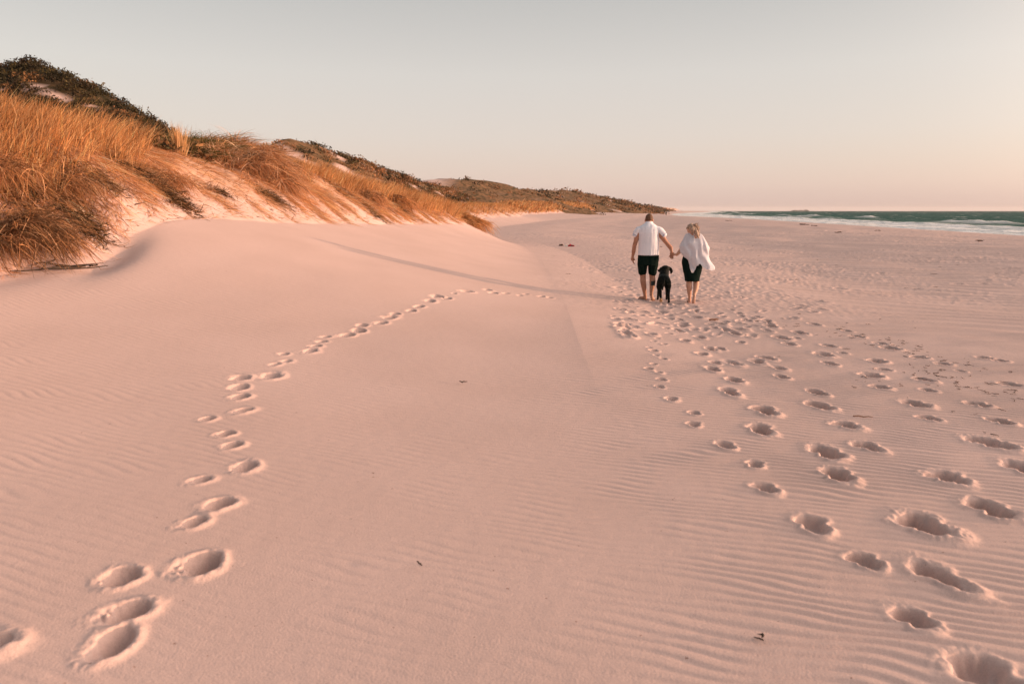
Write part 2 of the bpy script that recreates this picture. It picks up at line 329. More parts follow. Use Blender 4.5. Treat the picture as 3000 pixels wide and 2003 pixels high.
for k, (sx_, sy_, ang, hl, hw, D, rim, style) in enumerate(stamps):
    m = max(hl, hw) * 2.6
    a = np.searchsorted(rr, sy_ - m); b = np.searchsorted(rr, sy_ + m)
    if b - a < 2: continue
    ww0 = rr[a] + .6; ww1 = rr[b - 1] + .6
    lo = min((sx_ - m) / ww0, (sx_ - m) / ww1); hi = max((sx_ + m) / ww0, (sx_ + m) / ww1)
    c = np.searchsorted(uc, lo); d = np.searchsorted(uc, hi)
    if d - c < 2: continue
    xx = xs[a:b, c:d] - sx_; yy = ys[a:b, c:d] - sy_
    ca, sa = math.cos(ang), math.sin(ang)
    al = xx * sa + yy * ca; ac = xx * ca - yy * sa
    nz = fbm(xs[a:b, c:d] / .11, ys[a:b, c:d] / .11, 3, 90 + k % 7)
    n3 = np.abs(pn(xs[a:b, c:d] / .045 + k, ys[a:b, c:d] / .05, 97))
    n2 = pn(xs[a:b, c:d] / .25 + k, ys[a:b, c:d] / .25, 99)
    pinch = 1 - 0.34 * np.exp(-((al / hl + 0.12) / .32) ** 2) + .12 * np.clip(al / hl, -1, 1) if style == 0 else 1.0
    r = np.sqrt((np.abs(al) / hl) ** 2 + (np.abs(ac) / (hw * pinch)) ** 2) + (0.38 if style == 0 else 0.55) * n2 + 0.26 * nz
    hole = 1 / (1 + np.exp((r - 0.92) * 13)) if style == 0 else np.clip(1.12 - r, 0, 1) ** .8 * 1.25
    toe = 0.75 + 0.35 * np.clip(al / hl, -1, 1) if style == 0 else 0.75 + 0.6 * np.clip((xx + .2 * yy) / hw, -.9, 1)
    rimv = np.exp(-((r - 1.40) / .34) ** 2)
    kick = 0.65 + 0.4 * np.clip(-al / hl, -1, 1) if style == 0 else 0.55 + .5 * np.clip(xx / hw, -1, 1)
    DEP[a:b, c:d] += -D * hole * toe * (1 + 0.25 * nz) + D * rim * rimv * kick * (0.75 + .6 * nz) + D * hole * (0.35 * nz + 0.32 * n3 * np.clip(.4 - al / hl, 0, 1.4)) + D * .05 * rimv * n3
    KEEP[a:b, c:d] *= 1 - np.clip(hole * 1.1 + rimv * .7, 0, 1)
Z[r0:r1] += RZ * (0.25 + 0.75 * KEEP) + DEP
dd = dune_d(X, Y); tt = dd / W_of(Y)
vegn = fbm(X / 1.3, Y / 1.3, 4, 101)
thatch = np.maximum(sstep(0.25, 0.9, tt + 0.45 * vegn) * 0.75, sstep(.03, .4, tt + .25 * fbm(X * 2 + Y * .8, Y * 1.2 - X, 3, 103)) * .72)
thatch = np.maximum(thatch, sstep(0.15, 0.7, tt + 0.3 * vegn) * sstep(80, 200, Y) * .9)
cols = np.zeros((X.size, 3), np.float32); cols[:, 0] = thatch.ravel()
fc = grid_faces(len(rows), len(uc))
ground = mesh_np('beach_sand', np.stack([X.ravel(), Y.ravel(), Z.ravel()], -1), fc, M_SAND, True, None, cols)
tag(ground, kind='structure')
print('ground verts', X.size, 'stamps', len(stamps))

# ------------------------------------------------------------------ hills behind the foredune
def ridge_fn(pts, slope_f, slope_b, amp, sc, seed, rnd=2.0):
    pts = np.array(pts, float)
    def f(x, y):
        best = np.full(np.shape(x), -99.0)
        for a, b in zip(pts[:-1], pts[1:]):
            dx, dy = b[0] - a[0], b[1] - a[1]; l2 = dx * dx + dy * dy
            t = np.clip(((x - a[0]) * dx + (y - a[1]) * dy) / l2, 0, 1)
            qx, qy = a[0] + t * dx, a[1] + t * dy
            dist = np.hypot(x - qx, y - qy)
            side = (x - qx) * (-0.35) + (y - qy)
            front = ((x - qx) * slope_dir[0] + (y - qy) * slope_dir[1]) > 0
            zc = a[2] + t * (b[2] - a[2])
            sl = np.where(front, slope_f, slope_b)
            z = zc - sl * (np.sqrt(dist ** 2 + rnd ** 2) - rnd)
            best = np.maximum(best, z)
        return best + amp * fbm(x / sc, y / sc, 5, seed) * np.clip(1 - 0.0 * x, 0, 1)
    return f
slope_dir = (0.6, -0.8)
def hill(name, f, x0, x1, y0, y1, step, vegf, dark=0):
    xs_ = np.arange(x0, x1, step); ys_ = np.arange(y0, y1, step)
    XX, YY = np.meshgrid(xs_, ys_); ZZ = f(XX, YY)
    g = H(XX, YY); cols = np.zeros((XX.size, 3), np.float32); v = vegf(XX, YY)
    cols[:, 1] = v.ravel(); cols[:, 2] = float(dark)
    ZZ = np.maximum(ZZ, g - 1.0)
    fcs = grid_faces(len(ys_), len(xs_))
    keep = (ZZ.ravel()[fcs] > (g.ravel()[fcs] - 0.9)).any(1)
    o = mesh_np(name, np.stack([XX.ravel(), YY.ravel(), ZZ.ravel()], -1), fcs[keep], M_SAND, True, None, cols)
    return tag(o, kind='structure')
h1 = [(-60, 55, 9.0), P(-250, 215, 44), P(0, 207, 39), P(60, 190, 38), P(92, 180, 38), P(122, 184, 37.5), P(165, 208, 37), P(225, 256, 36), P(285, 300, 35), P(335, 336, 34.5), P(390, 370, 34), P(470, 412, 33), P(560, 450, 32)]
f1 = ridge_fn(h1, 0.62, 0.75, 0.40, 3.2, 201, 0.4)
h2 = [P(640, 445, 70), P(740, 446, 75), P(795, 436, 80), P(822, 418, 84), P(842, 413, 86), P(900, 423, 92), P(960, 444, 100), P(1020, 463, 108), P(1100, 489, 120), P(1170, 511, 132), P(1220, 528, 142), P(1270, 543, 152), P(1330, 563, 165)]
f2 = ridge_fn(h2, 0.50, 0.6, 0.8, 5.0, 211, 1.0)
h3 = [P(1180, 535, 230), P(1262, 529, 240), P(1300, 526, 250), P(1350, 530, 262), P(1375, 527, 275), P(1425, 543, 300), P(1480, 553, 350), P(1540, 559, 400), P(1600, 558, 450), P(1660, 559, 520), P(1720, 569, 600), P(1775, 582, 720),
      P(1830, 594, 900), P(1890, 604, 1150), P(1935, 611, 1400), P(1960, 616, 1550)]
f3 = ridge_fn(h3, 0.28, 0.4, 3.0, 16.0, 221, 3.0)
def hit_f(f, u, v):
    a, b = ray(u, v); ys = np.linspace(15, 60, 1200); k = np.argmax(f(a * ys, ys) > CZ + b * ys); return a * ys[k], ys[k]
BARE = [(hit_f(f1, *p), hit_f(f1, *q), w) for p, q, w in (((88, 250), (125, 263), .17), ((125, 272), (205, 292), .22), ((262, 312), (292, 322), .15), ((5, 262), (20, 268), .15))]
def veg1(x, y):
    v = sstep(-0.50, -0.36, fbm(x / 5.5, (y + x * .3) / 2.2, 4, 301) + 0.1); nn = .35 * fbm(x / .8, y / .8, 3, 305)
    for (a, b, w) in BARE:
        dx, dy = b[0] - a[0], b[1] - a[1]; t = np.clip(((x - a[0]) * dx + (y - a[1]) * dy) / (dx * dx + dy * dy + 1e-6), 0, 1)
        v = v * sstep(w * .6, w * 1.1, np.hypot(x - a[0] - t * dx, y - a[1] - t * dy) + nn)
    return v
def veg2(x, y): return sstep(-0.32, -0.12, fbm(x / 5.0, y / 5.0, 4, 311))
def veg3(x, y): return sstep(-0.5, -0.3, fbm(x / 14, y / 20, 4, 321)) * np.maximum(sstep(-28, -18, x), sstep(285, 300, y))
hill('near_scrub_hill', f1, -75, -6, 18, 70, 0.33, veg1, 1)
hill('middle_scrub_hill', f2, -75, 8, 52, 215, 0.8, veg2)
hill('far_scrub_hills', f3, -110, 560, 175, 1850, 4.0, veg3)

# ------------------------------------------------------------------ sea
T_XS = (T_XB[0], T_XB[1] + 19.5)
yr = np.concatenate([np.arange(-200, 60, 10), 60 * np.exp(np.arange(0, 4.62, 0.011))])
dr = np.concatenate([np.arange(-8, 120, 1.1), 120 * np.exp(np.arange(0, 4.2, 0.022))])
DD, YY = np.meshgrid(dr, yr); XX = tab(T_XS, YY) + DD
near = np.exp(-DD / 260)
ZZ = -1.5 + 0.38 * fbm(XX / 6, YY / 9, 3, 401) * (0.4 + np.clip(DD / 60, 0, 1)) 
cr = 0.0; foam = 0.0
for (d0, a0, sd) in ((14, .35, 1), (31, .5, 2), (52, .7, 3), (78, .8, 4)):
    dc = d0 + 7 * pn(YY / 70, 0 * YY, 410 + sd) + 2.5 * pn(YY / 14, 0 * YY, 420 + sd)
    ph = sstep(-.25, .35, pn(YY / 45, 0 * YY, 430 + sd) + (0.35 if d0 < 40 else -.12))
    bump = np.exp(-((DD - dc) / 2.4) ** 2) * a0 * ph
    ZZ = ZZ + bump
    foam = np.maximum(foam, ph * np.exp(-np.clip(dc - DD, 0, 99) / (9 if d0 < 40 else 4)) * np.exp(-np.clip(DD - dc - 0.5, 0, 99) / 1.0))
sw = 1 - sstep(30, 46, DD + 14 * fbm(XX / 14, YY / 22, 3, 441))
foam = np.maximum(foam, sw * (0.85 + 0.5 * fbm(XX / 4, YY / 12, 3, 442)))
cap = sstep(0.36, 0.48, fbm(XX / 7, YY / 16, 3, 451)) * sstep(50, 110, DD) * (1 - sstep(900, 2500, DD)) * 0.75
foam = np.clip(np.maximum(foam, cap), 0, 1)
shal = np.exp(-np.clip(DD, 0, None) / 60)
cols = np.stack([foam.ravel(), shal.ravel(), fbm(XX / 60, YY / 160, 3, 461).ravel() * .5 + .5], -1).astype(np.float32)
ms = bpy.data.materials.new('sea_water'); ms.use_nodes = True; n = ms.node_tree; b = n.nodes['Principled BSDF']; L = n.links.new
at = n.nodes.new('ShaderNodeAttribute'); at.attribute_name = 'Col'; sp = n.nodes.new('ShaderNodeSeparateColor'); L(at.outputs['Color'], sp.inputs[0])
def mixc(f, a, c):
    x = n.nodes.new('ShaderNodeMix'); x.data_type = 'RGBA'; L(f, x.inputs[0]); x.inputs[6].default_value = (*a, 1) if isinstance(a, tuple) else (0, 0, 0, 1)
    if not isinstance(a, tuple): L(a, x.inputs[6])
    x.inputs[7].default_value = (*c, 1); return x
mA = mixc(sp.outputs[2], (0.002, 0.040, 0.031), (0.012, 0.095, 0.075)); mB = mixc(sp.outputs[1], mA.outputs[2], (0.06, 0.15, 0.115)); mC = mixc(sp.outputs[0], mB.outputs[2], (0.9, 0.87, 0.85))
L(mC.outputs[2], b.inputs['Base Color'])
rg = n.nodes.new('ShaderNodeMapRange'); L(sp.outputs[0], rg.inputs[0]); rg.inputs[3].default_value = 0.55; rg.inputs[4].default_value = 0.9; L(rg.outputs[0], b.inputs['Roughness'])
b.inputs['Specular IOR Level'].default_value = 0.03
g = n.nodes.new('ShaderNodeNewGeometry'); zz = n.nodes.new('ShaderNodeTexNoise'); zz.inputs['Scale'].default_value = 0.35; zz.inputs['Detail'].default_value = 7; L(g.outputs['Position'], zz.inputs['Vector'])
bp = n.nodes.new('ShaderNodeBump'); bp.inputs['Strength'].default_value = 1.0; bp.inputs['Distance'].default_value = 2.2; L(zz.outputs['Fac'], bp.inputs['Height']); L(bp.outputs[0], b.inputs['Normal'])
sea = mesh_np('sea_water', np.stack([XX.ravel(), YY.ravel(), ZZ.ravel()], -1), grid_faces(len(yr), len(dr)), ms, True, None, cols)
tag(sea, kind='structure')

# ------------------------------------------------------------------ grass and scrub builders
def norm(v): return v / np.maximum(np.linalg.norm(v, axis=-1, keepdims=True), 1e-9)
def blades(name, root, dirn, bend, length, width, col, nseg=4, hug=0.0, mat=None, parent=None):
    n = len(root); t = np.linspace(0, 1, nseg + 1)
    L_ = length[:, None, None]
    pts = root[:, None, :] + L_ * (dirn[:, None, :] * t[None, :, None] + bend[:, None, :] * (t ** 2)[None, :, None])
    if hug is not None and np.any(np.asarray(hug) > 0):
        hz = H(pts[..., 0].ravel(), pts[..., 1].ravel()).reshape(n, nseg + 1)
        lim = hz + np.asarray(hug).reshape(-1, 1) * t[None, :]
        pts[..., 2] = np.maximum(pts[..., 2], lim)
    tan = norm(np.gradient(pts, axis=1)); rv = norm(RNG.normal(size=(n, 1, 3))); width = width * np.where(RNG.random(n) < .10, 1.8, 1.0)
    sd = norm(np.cross(tan, rv)); wd = (width[:, None] * (1 - t[None, :] ** 1.6 * 0.9))[..., None] / 2
    v = np.stack([pts - sd * wd, pts + sd * wd], 2)
    base = (np.arange(n) * (nseg + 1) * 2)[:, None]; k = np.arange(nseg)[None, :] * 2
    f = np.stack([base + k, base + k + 1, base + k + 3, base + k + 2], -1).reshape(-1, 4)
    shade = (0.75 + 0.35 * t)[None, :, None, None]
    c = np.broadcast_to(col[:, None, None, :], (n, nseg + 1, 2, 3)) + 0 * shade
    return mesh_np(name, v.reshape(-1, 3), f, mat or M_GRASS, True, parent, c.reshape(-1, 3).astype(np.float32))
def pick(n, pal, w=None, jit=0.28):
    pal = np.array(pal); i = RNG.choice(len(pal), n, p=w)
    return np.clip(pal[i] * (1 + RNG.normal(0, jit, (n, 1))), 0.004, 0.9)
GOLD = [(0.60, 0.29, 0.11), (0.68, 0.40, 0.20), (0.46, 0.20, 0.075), (0.24, 0.13, 0.055)]
STRAW = [(0.70, 0.40, 0.22), (0.62, 0.31, 0.14), (0.76, 0.50, 0.33), (0.34, 0.16, 0.08)]
BROWN = [(0.34, 0.16, 0.075), (0.54, 0.27, 0.12), (0.17, 0.09, 0.045), (0.62, 0.36, 0.20)]
GREEN = [(0.07, 0.075, 0.02), (0.13, 0.12, 0.03), (0.22, 0.14, 0.05), (0.30, 0.17, 0.07)]
def cand(n, y0, y1, t0, t1, logy=True):
    y = np.exp(RNG.uniform(math.log(y0), math.log(y1), n)) if logy else RNG.uniform(y0, y1, n)
    W = W_of(y); t = RNG.uniform(t0, t1, n); d = t * W
    x = tab(T_XT, y) - d * 1.02
    tt = dune_d(x, y) / W
    return x, y, tt, 1500 + x / y * 2040
def box(px, a, b, s=25): return sstep(a - s, a + s, px) * (1 - sstep(b - s, b + s, px))
# zone densities by bearing (px) and height on the face (t)
def d_up(px, t, x, y):
    n = fbm(x / 1.1, y / 1.1, 3, 501)
    lo = np.interp(px, [-400, 0, 120, 300, 440, 480, 700, 880, 900, 1100, 1300, 1420], [.20, .22, .24, .34, .46, .95, .9, .66, .52, .40, .22, .10])
    return sstep(lo - .03, lo + .16, t + .30 * n)
def d_mat(px, t, x, y):
    n = fbm(y * 1.3 + x * .6, t * 1.1, 3, 511)
    low = np.interp(px, [-400, 0, 250, 440, 500, 700, 760, 900, 1420], [.02, .0, .0, .0, .10, .18, .05, .05, .05])
    bare = 1 - 0.8 * box(px, 500, 730) * sstep(.12, .3, t) * (1 - sstep(.62, .85, t))
    return sstep(low, low + .25, t + .30 * n) * (1 - 0.6 * sstep(.7, 1, t)) * bare * (.12 + .88 * sstep(-.2, .25, n + .08 + .32 * (px < 520)))
def down_dir(nr):       # downhill unit vector on the slope
    g = np.stack([nr[:, 0], nr[:, 1], np.zeros(len(nr))], -1); g = norm(g)
    z = -(g[:, 0] * nr[:, 0] + g[:, 1] * nr[:, 1]) / nr[:, 2]
    return norm(np.stack([g[:, 0], g[:, 1], z], -1))
def upright(name, n, y0, y1, ln, wd, pal, t0=.2, t1=2.2, lean=(0.28, -.05), w=None):
    x, y, t, px = cand(n, y0, y1, t0, t1); k = RNG.random(n) < d_up(px, t, x, y); x, y = x[k], y[k]; px = px[k]; m = len(x)
    cl = 0.7 + 0.5 * sstep(-.3, .5, fbm(x / .7, y / .7, 2, 521))
    z = H(x, y) - 0.03; root = np.stack([x, y, z], -1)
    d = norm(np.stack([lean[0] * .6 + RNG.normal(0, .20, m), lean[1] + RNG.normal(0, .20, m), np.ones(m)], -1))
    b = np.stack([lean[0] * .7 + RNG.normal(0, .16, m), RNG.normal(0, .16, m), -RNG.uniform(.03, .30, m)], -1)
    L_ = ln * RNG.uniform(.5, 1.15, m) * cl
    c = pick(m, pal, w); pat = fbm(x / 1.5, y / 1.5, 2, 531)[:, None]; c = c * (1 + .5 * pat)
    return root, d, b, L_, wd * RNG.uniform(.7, 1.3, m), np.clip(c, .01, .8)
def cat(*sets): return [np.concatenate(q) for q in zip(*sets)]
g1 = upright('a', 62000, 6.5, 30, .66, .009, GOLD, t1=1.35, w=[.35, .3, .2, .15])
g2 = upright('b', 60000, 26, 62, .75, .015, GOLD, t0=.1, w=[.35, .35, .2, .1])
g3 = upright('c', 26000, 60, 175, .8, .04, GOLD, t0=.1, t1=2.5)
g4 = upright('d', 20000, 170, 900, 1.5, .2, GOLD, t0=.05, t1=1.3)
o = blades('dune_grass', *cat(g1, g2, g3, g4), nseg=4)
tag(o, 'tall golden dry grass covering the upper dune face and crest', 'dune grass', kind='stuff')
def matted(n, y0, y1, ln, wd, pal, w=None):
    x, y, t, px = cand(n, y0, y1, 0.0, 1.3); k = RNG.random(n) < d_mat(px, t, x, y); x, y = x[k], y[k]; m = len(x)
    nr = Hn(x, y); dn = down_dir(nr); z = H(x, y); root = np.stack([x, y, z + 0.01], -1)
    sw = np.stack([RNG.normal(.05, .5, m), RNG.normal(-.12, .5, m), np.zeros(m)], -1)
    d = norm(dn + sw + nr * RNG.uniform(.05, .55, (m, 1)))
    b = dn * .3 - nr * RNG.uniform(.1, .5, (m, 1)) + RNG.normal(0, .15, (m, 3))
    L_ = ln * RNG.uniform(.4, 1.2, m)
    c = pick(m, pal, w) * (1 + .5 * fbm(x / .5, y / .5, 2, 541)[:, None])
    return root, d, b, L_, wd * RNG.uniform(.6, 1.4, m), np.clip(c, .01, .8)
m1 = matted(95000, 6.5, 26, .40, .008, STRAW + [GOLD[0]], [.22, .26, .18, .1, .24])
m2 = matted(42000, 24, 60, .45, .016, STRAW + [GOLD[0]], [.22, .26, .12, .1, .3])
m3 = matted(9000, 58, 170, .8, .04, STRAW)
xq, yq, tq, pq = cand(16000, 6.5, 50, .02, 1.0); nq = len(xq); nrq = Hn(xq, yq); dq = down_dir(nrq)
m4 = (np.stack([xq, yq, H(xq, yq) + .005], -1), norm(dq + RNG.normal(0, .6, (nq, 3)) + nrq * RNG.uniform(0, .5, (nq, 1))), -nrq * .2 + RNG.normal(0, .2, (nq, 3)),
      RNG.uniform(.08, .34, nq), RNG.uniform(.005, .011, nq), pick(nq, STRAW + BROWN))
# dark-coloured blades that paint shaded gaps into the matted grass
def painted_gap(u, v, n, sp, ln=.32):
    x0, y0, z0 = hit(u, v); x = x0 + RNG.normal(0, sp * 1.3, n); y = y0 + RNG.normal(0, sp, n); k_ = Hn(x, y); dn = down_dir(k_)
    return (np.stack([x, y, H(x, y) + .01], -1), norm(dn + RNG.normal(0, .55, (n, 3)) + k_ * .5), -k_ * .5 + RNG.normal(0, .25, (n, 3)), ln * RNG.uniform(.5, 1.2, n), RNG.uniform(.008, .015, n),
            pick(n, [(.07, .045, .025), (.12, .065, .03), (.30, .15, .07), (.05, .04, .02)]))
hs = [painted_gap(*q) for q in [(80, 485, 420, .2), (205, 505, 420, .22), (345, 480, 300, .16), (300, 525, 260, .14), (440, 520, 300, .16), (225, 630, 420, .16), (255, 665, 300, .10), (150, 560, 300, .2), (60, 560, 500, .22),
      (520, 590, 350, .14), (480, 560, 200, .14), (640, 560, 120, .12), (790, 575, 420, .16), (830, 540, 300, .16), (1000, 560, 300, .25), (1150, 585, 300, .3), (1175, 615, 300, .2), (1240, 590, 260, .3), (1320, 610, 260, .35), (1090, 620, 260, .22)]]
mm = cat(m1, m2, m3, m4, *hs)
o = blades('matted_grass', *mm, nseg=4, hug=RNG.uniform(.01, .07, len(mm[0])))
tag(o, 'flattened straw coloured grass lying down the sandy dune slope', 'matted grass', kind='stuff')

def clump(name, label, centre_px, Y, n, spread, ln, wd, pal, mode, w=None, lift=0.0, downv=None, cat_='grass clump', group=None, at=None, mound=0.25):
    if at is None:
        a, b = ray(*centre_px); x0, y0 = a * Y, Y
    else: x0, y0 = at
    z0 = float(H(np.array([x0]), np.array([y0]))[0]) + lift
    r = RNG.normal(0, 1, (n, 2)); x = r[:, 0] * spread[0]; yv = r[:, 1] * spread[1]
    rad = np.exp(-0.5 * (r ** 2).sum(1) / 1.2)
    hz = H(x0 + x, y0 + yv)
    if mode == 'hang':
        z = np.maximum(hz, z0) + mound * rad + RNG.uniform(-.08, .02, n)
        dn = np.array(downv if downv else (0.75, -.35, -.1))
        d = norm(np.tile(dn, (n, 1)) + RNG.normal(0, .62, (n, 3)) + np.array([0, 0, .15]))
        b = np.stack([RNG.normal(.08, .3, n), RNG.normal(-.08, .3, n), -RNG.uniform(.4, 1.25, n)], -1)
        hug = RNG.uniform(.0, .12, n)
    elif mode == 'curl':
        z = hz + mound * rad * RNG.uniform(.3, 1, n)
        d = norm(np.stack([x / spread[0] * .30, yv / spread[1] * .30, np.full(n, 1.1)], -1) + RNG.normal(0, .3, (n, 3)))
        b = np.stack([x / spread[0] * .3 + RNG.normal(.12, .3, n), yv / spread[1] * .3 + RNG.normal(0, .3, n), -RNG.uniform(.35, 1.1, n)], -1)
        hug = RNG.uniform(.0, .05, n)
    else:
        z = hz - .02
        d = norm(np.stack([x / spread[0] * .10 + .03, yv / spread[1] * .10, np.ones(n)], -1) + RNG.normal(0, .07, (n, 3)))
        b = np.stack([RNG.normal(0, .12, n), RNG.normal(0, .12, n), -RNG.uniform(0, .12, n)], -1); hug = np.zeros(n)
    root = np.stack([x, yv, z], -1); root[:, 0] += x0; root[:, 1] += y0
    o = blades(name, root, d, b, ln * RNG.uniform(.5, 1.15, n), wd * RNG.uniform(.6, 1.4, n), pick(n, pal, w, .22), nseg=6, hug=hug)
    return tag(o, label, cat_, group)
clump('grass_clump', 'large dark brown grass clump drooping to the sand at the lower left of the dune', (80, 610), 10.3, 1900, (.20, .32), .50, .011, BROWN, 'hang', [.14, .10, .66, .10], lift=.10, mound=.35)  # brown clump; extra dark blades paint its shaded cavity into the colour
clump('grass_clump', 'ragged brown grass clump spilling over the far left edge of the dune foot', (10, 560), 11.2, 1300, (.22, .34), .45, .010, BROWN, 'hang', [.3, .3, .2, .2], mound=.2)
clump('grass_clump', 'narrow dark grass wisp hanging to the sand just right of the big drooping clump', (235, 630), 12.0, 420, (.15, .22), .42, .010, BROWN, 'hang', mound=.15)
clump('grass_clump', 'short tangled wisp of brown grass halfway along the sandy dune toe', (505, 590), 14.6, 420, (.20, .22), .45, .010, BROWN, 'hang', [.3, .35, .1, .25], mound=.12)
clump('grass_clump', 'thick tangled straw clump with dark hollows hanging down to the smooth sand', (770, 545), 20.0, 2600, (.34, .50), .72, .012, STRAW + BROWN, 'hang', [.15, .15, .12, .1, .12, .16, .12, .08], lift=.1, mound=.5)
clump('grass_clump', 'second fold of straw grass draped beneath the tangled clump at the dune toe', (835, 590), 19.6, 1100, (.18, .3), .55, .012, STRAW + BROWN, 'hang', [.2, .15, .12, .1, .12, .13, .1, .08], lift=.05, mound=.35)
clump('grass_clump', 'curling rust brown tuft on the skyline at the right end of the near crest', (690, 440), 22, 1900, (.34, .4), .95, .013, BROWN + STRAW, 'curl', [.2, .2, .1, .1, .1, .15, .1, .05], mound=.5)
clump('grass_clump', 'shaggy olive brown tuft on the skyline left of the rust brown tuft', (615, 440), 21, 1900, (.45, .4), .9, .013, GREEN + STRAW, 'curl', [.12, .15, .2, .2, .1, .1, .08, .05], mound=.45)
clump('grass_clump', 'low spreading pale tuft below the skyline tufts above the bare sand slope', (650, 500), 19.5, 1700, (.6, .45), .7, .012, STRAW, 'curl', mound=.25)
clump('grass_clump', 'dark olive tuft behind the bare sand slope beside the upright pale tuft', (560, 445), 19.8, 1700, (.6, .5), .7, .013, GREEN, 'curl', [.35, .3, .2, .15], mound=.35)
clump('grass_clump', 'dense dark green tuft at the left end of the bare sand slope', (495, 440), 19.2, 1500, (.5, .5), .7, .013, GREEN, 'curl', [.4, .3, .2, .1], mound=.35)
clump('grass_tuft', 'single pale upright tuft standing alone on the bare sand slope', (528, 475), 17.6, 260, (.06, .06), .75, .012, [(0.66, .42, .22), (.55, .32, .14)], 'up', mound=0)
clump('grass_clump', 'brown tuft drooping from the toe in the middle of the golden foredune', (1085, 610), 27, 700, (.25, .3), .5, .014, BROWN, 'hang', mound=.2)
clump('grass_clump', 'dark tangled tuft low on the foredune left of its seaward end', (1165, 600), 31, 800, (.3, .35), .55, .016, BROWN + [GOLD[0]], 'hang', [.2, .2, .2, .1, .3], mound=.3)
clump('grass_clump', 'bright orange tuft at the seaward end of the golden foredune', (1380, 630), 42, 1300, (.45, .55), .7, .022, GOLD, 'hang', mound=.35)


def scrub(name, cx, cy, cz, rad, nleaf, lsize, pal, w, label):
    n = len(cx); th = RNG.uniform(0, 2 * np.pi, (n, nleaf)); cz_ = RNG.uniform(-.15, 1, (n, nleaf)); rr_ = np.sqrt(np.clip(1 - cz_ ** 2, 0, 1))
    lob = 1 + .28 * np.sin(th * 3 + RNG.uniform(0, 6, (n, 1))) + RNG.normal(0, .16, (n, nleaf))
    q = rad[:, None] * lob * RNG.uniform(.65, 1, (n, nleaf))
    c = np.stack([cx[:, None] + q * rr_ * np.cos(th) * 1.15, cy[:, None] + q * rr_ * np.sin(th) * 1.15, cz[:, None] + q * cz_ * .62], -1).reshape(-1, 3)
    m = len(c); a = norm(RNG.normal(size=(m, 3)) + np.array([0, 0, .35])); bb = norm(np.cross(a, RNG.normal(size=(m, 3))))
    s = (np.repeat(lsize, nleaf) * RNG.uniform(.6, 1.4, m))[:, None]
    v = np.stack([c - a * s, c + bb * s * .42, c + a * s, c - bb * s * .42], 1).reshape(-1, 3)
    f = np.arange(m * 4).reshape(-1, 4)
    base = pick(n, pal, w, .2); col = np.repeat(base, nleaf, 0) * (1 + RNG.normal(0, .22, (m, 1)))
    col = np.repeat(np.clip(col, .004, .8), 4, 0)
    o = mesh_np(name, v, f, M_SCRUB, False, None, col.astype(np.float32)); return tag(o, label, 'scrub', kind='stuff')
SC = [(0.036, .029, .013), (.085, .062, .024), (.17, .085, .035), (.28, .13, .06), (.045, .030, .015)]
def hill_scrub(name, f, vegf, n, x0, x1, y0, y1, r, nl, ls, w, label, logy=False):
    x = RNG.uniform(x0, x1, n); y = np.exp(RNG.uniform(math.log(y0), math.log(y1), n)) if logy else RNG.uniform(y0, y1, n)
    z = f(x, y); g = H(x, y); k = (z > g - .2) & (RNG.random(n) < vegf(x, y) + .01) & (np.abs(x / y) < .95); x, y, z = x[k], y[k], z[k]
    m = len(x); rad = RNG.uniform(r[0], r[1], m) * (1 if not logy else np.clip(y / 350, .6, 3)); print(name, m)
    scrub(name, x, y, z - rad * .1, rad, nl, rad * ls, SC, w, label)
hill_scrub('hill_scrub', f1, veg1, 9000, -55, -8, 20, 55, (.22, .55), 90, .15, [.44, .18, .08, .02, .28], 'dark green and brown scrub covering the steep hill at the left')
hill_scrub('hill_scrub', f2, veg2, 4200, -60, 5, 55, 200, (.4, 1.2), 60, .17, [.14, .18, .28, .26, .14], 'mixed green and rust scrub on the pointed middle hill')
hill_scrub('hill_scrub', f3, veg3, 9000, -80, 520, 185, 1750, (1.0, 2.4), 26, .25, [.12, .18, .28, .28, .14], 'low olive scrub along the distant hills above the beach', True)
# scrub just behind the near crest
n_ = 2200; x_, y_, t_, px_ = cand(n_, 16, 40, .80, 2.6)
k = RNG.random(n_) < box(px_, 330, 640, 30) + .10 * (t_ > 1.1)
x_, y_ = x_[k], y_[k]; rad = RNG.uniform(.22, .5, len(x_))
scrub('crest_scrub', x_, y_, H(x_, y_), rad, 130, rad * .16, SC, [.3, .25, .2, .1, .15], 'dark olive scrub behind the near dune crest')

exec_people = True
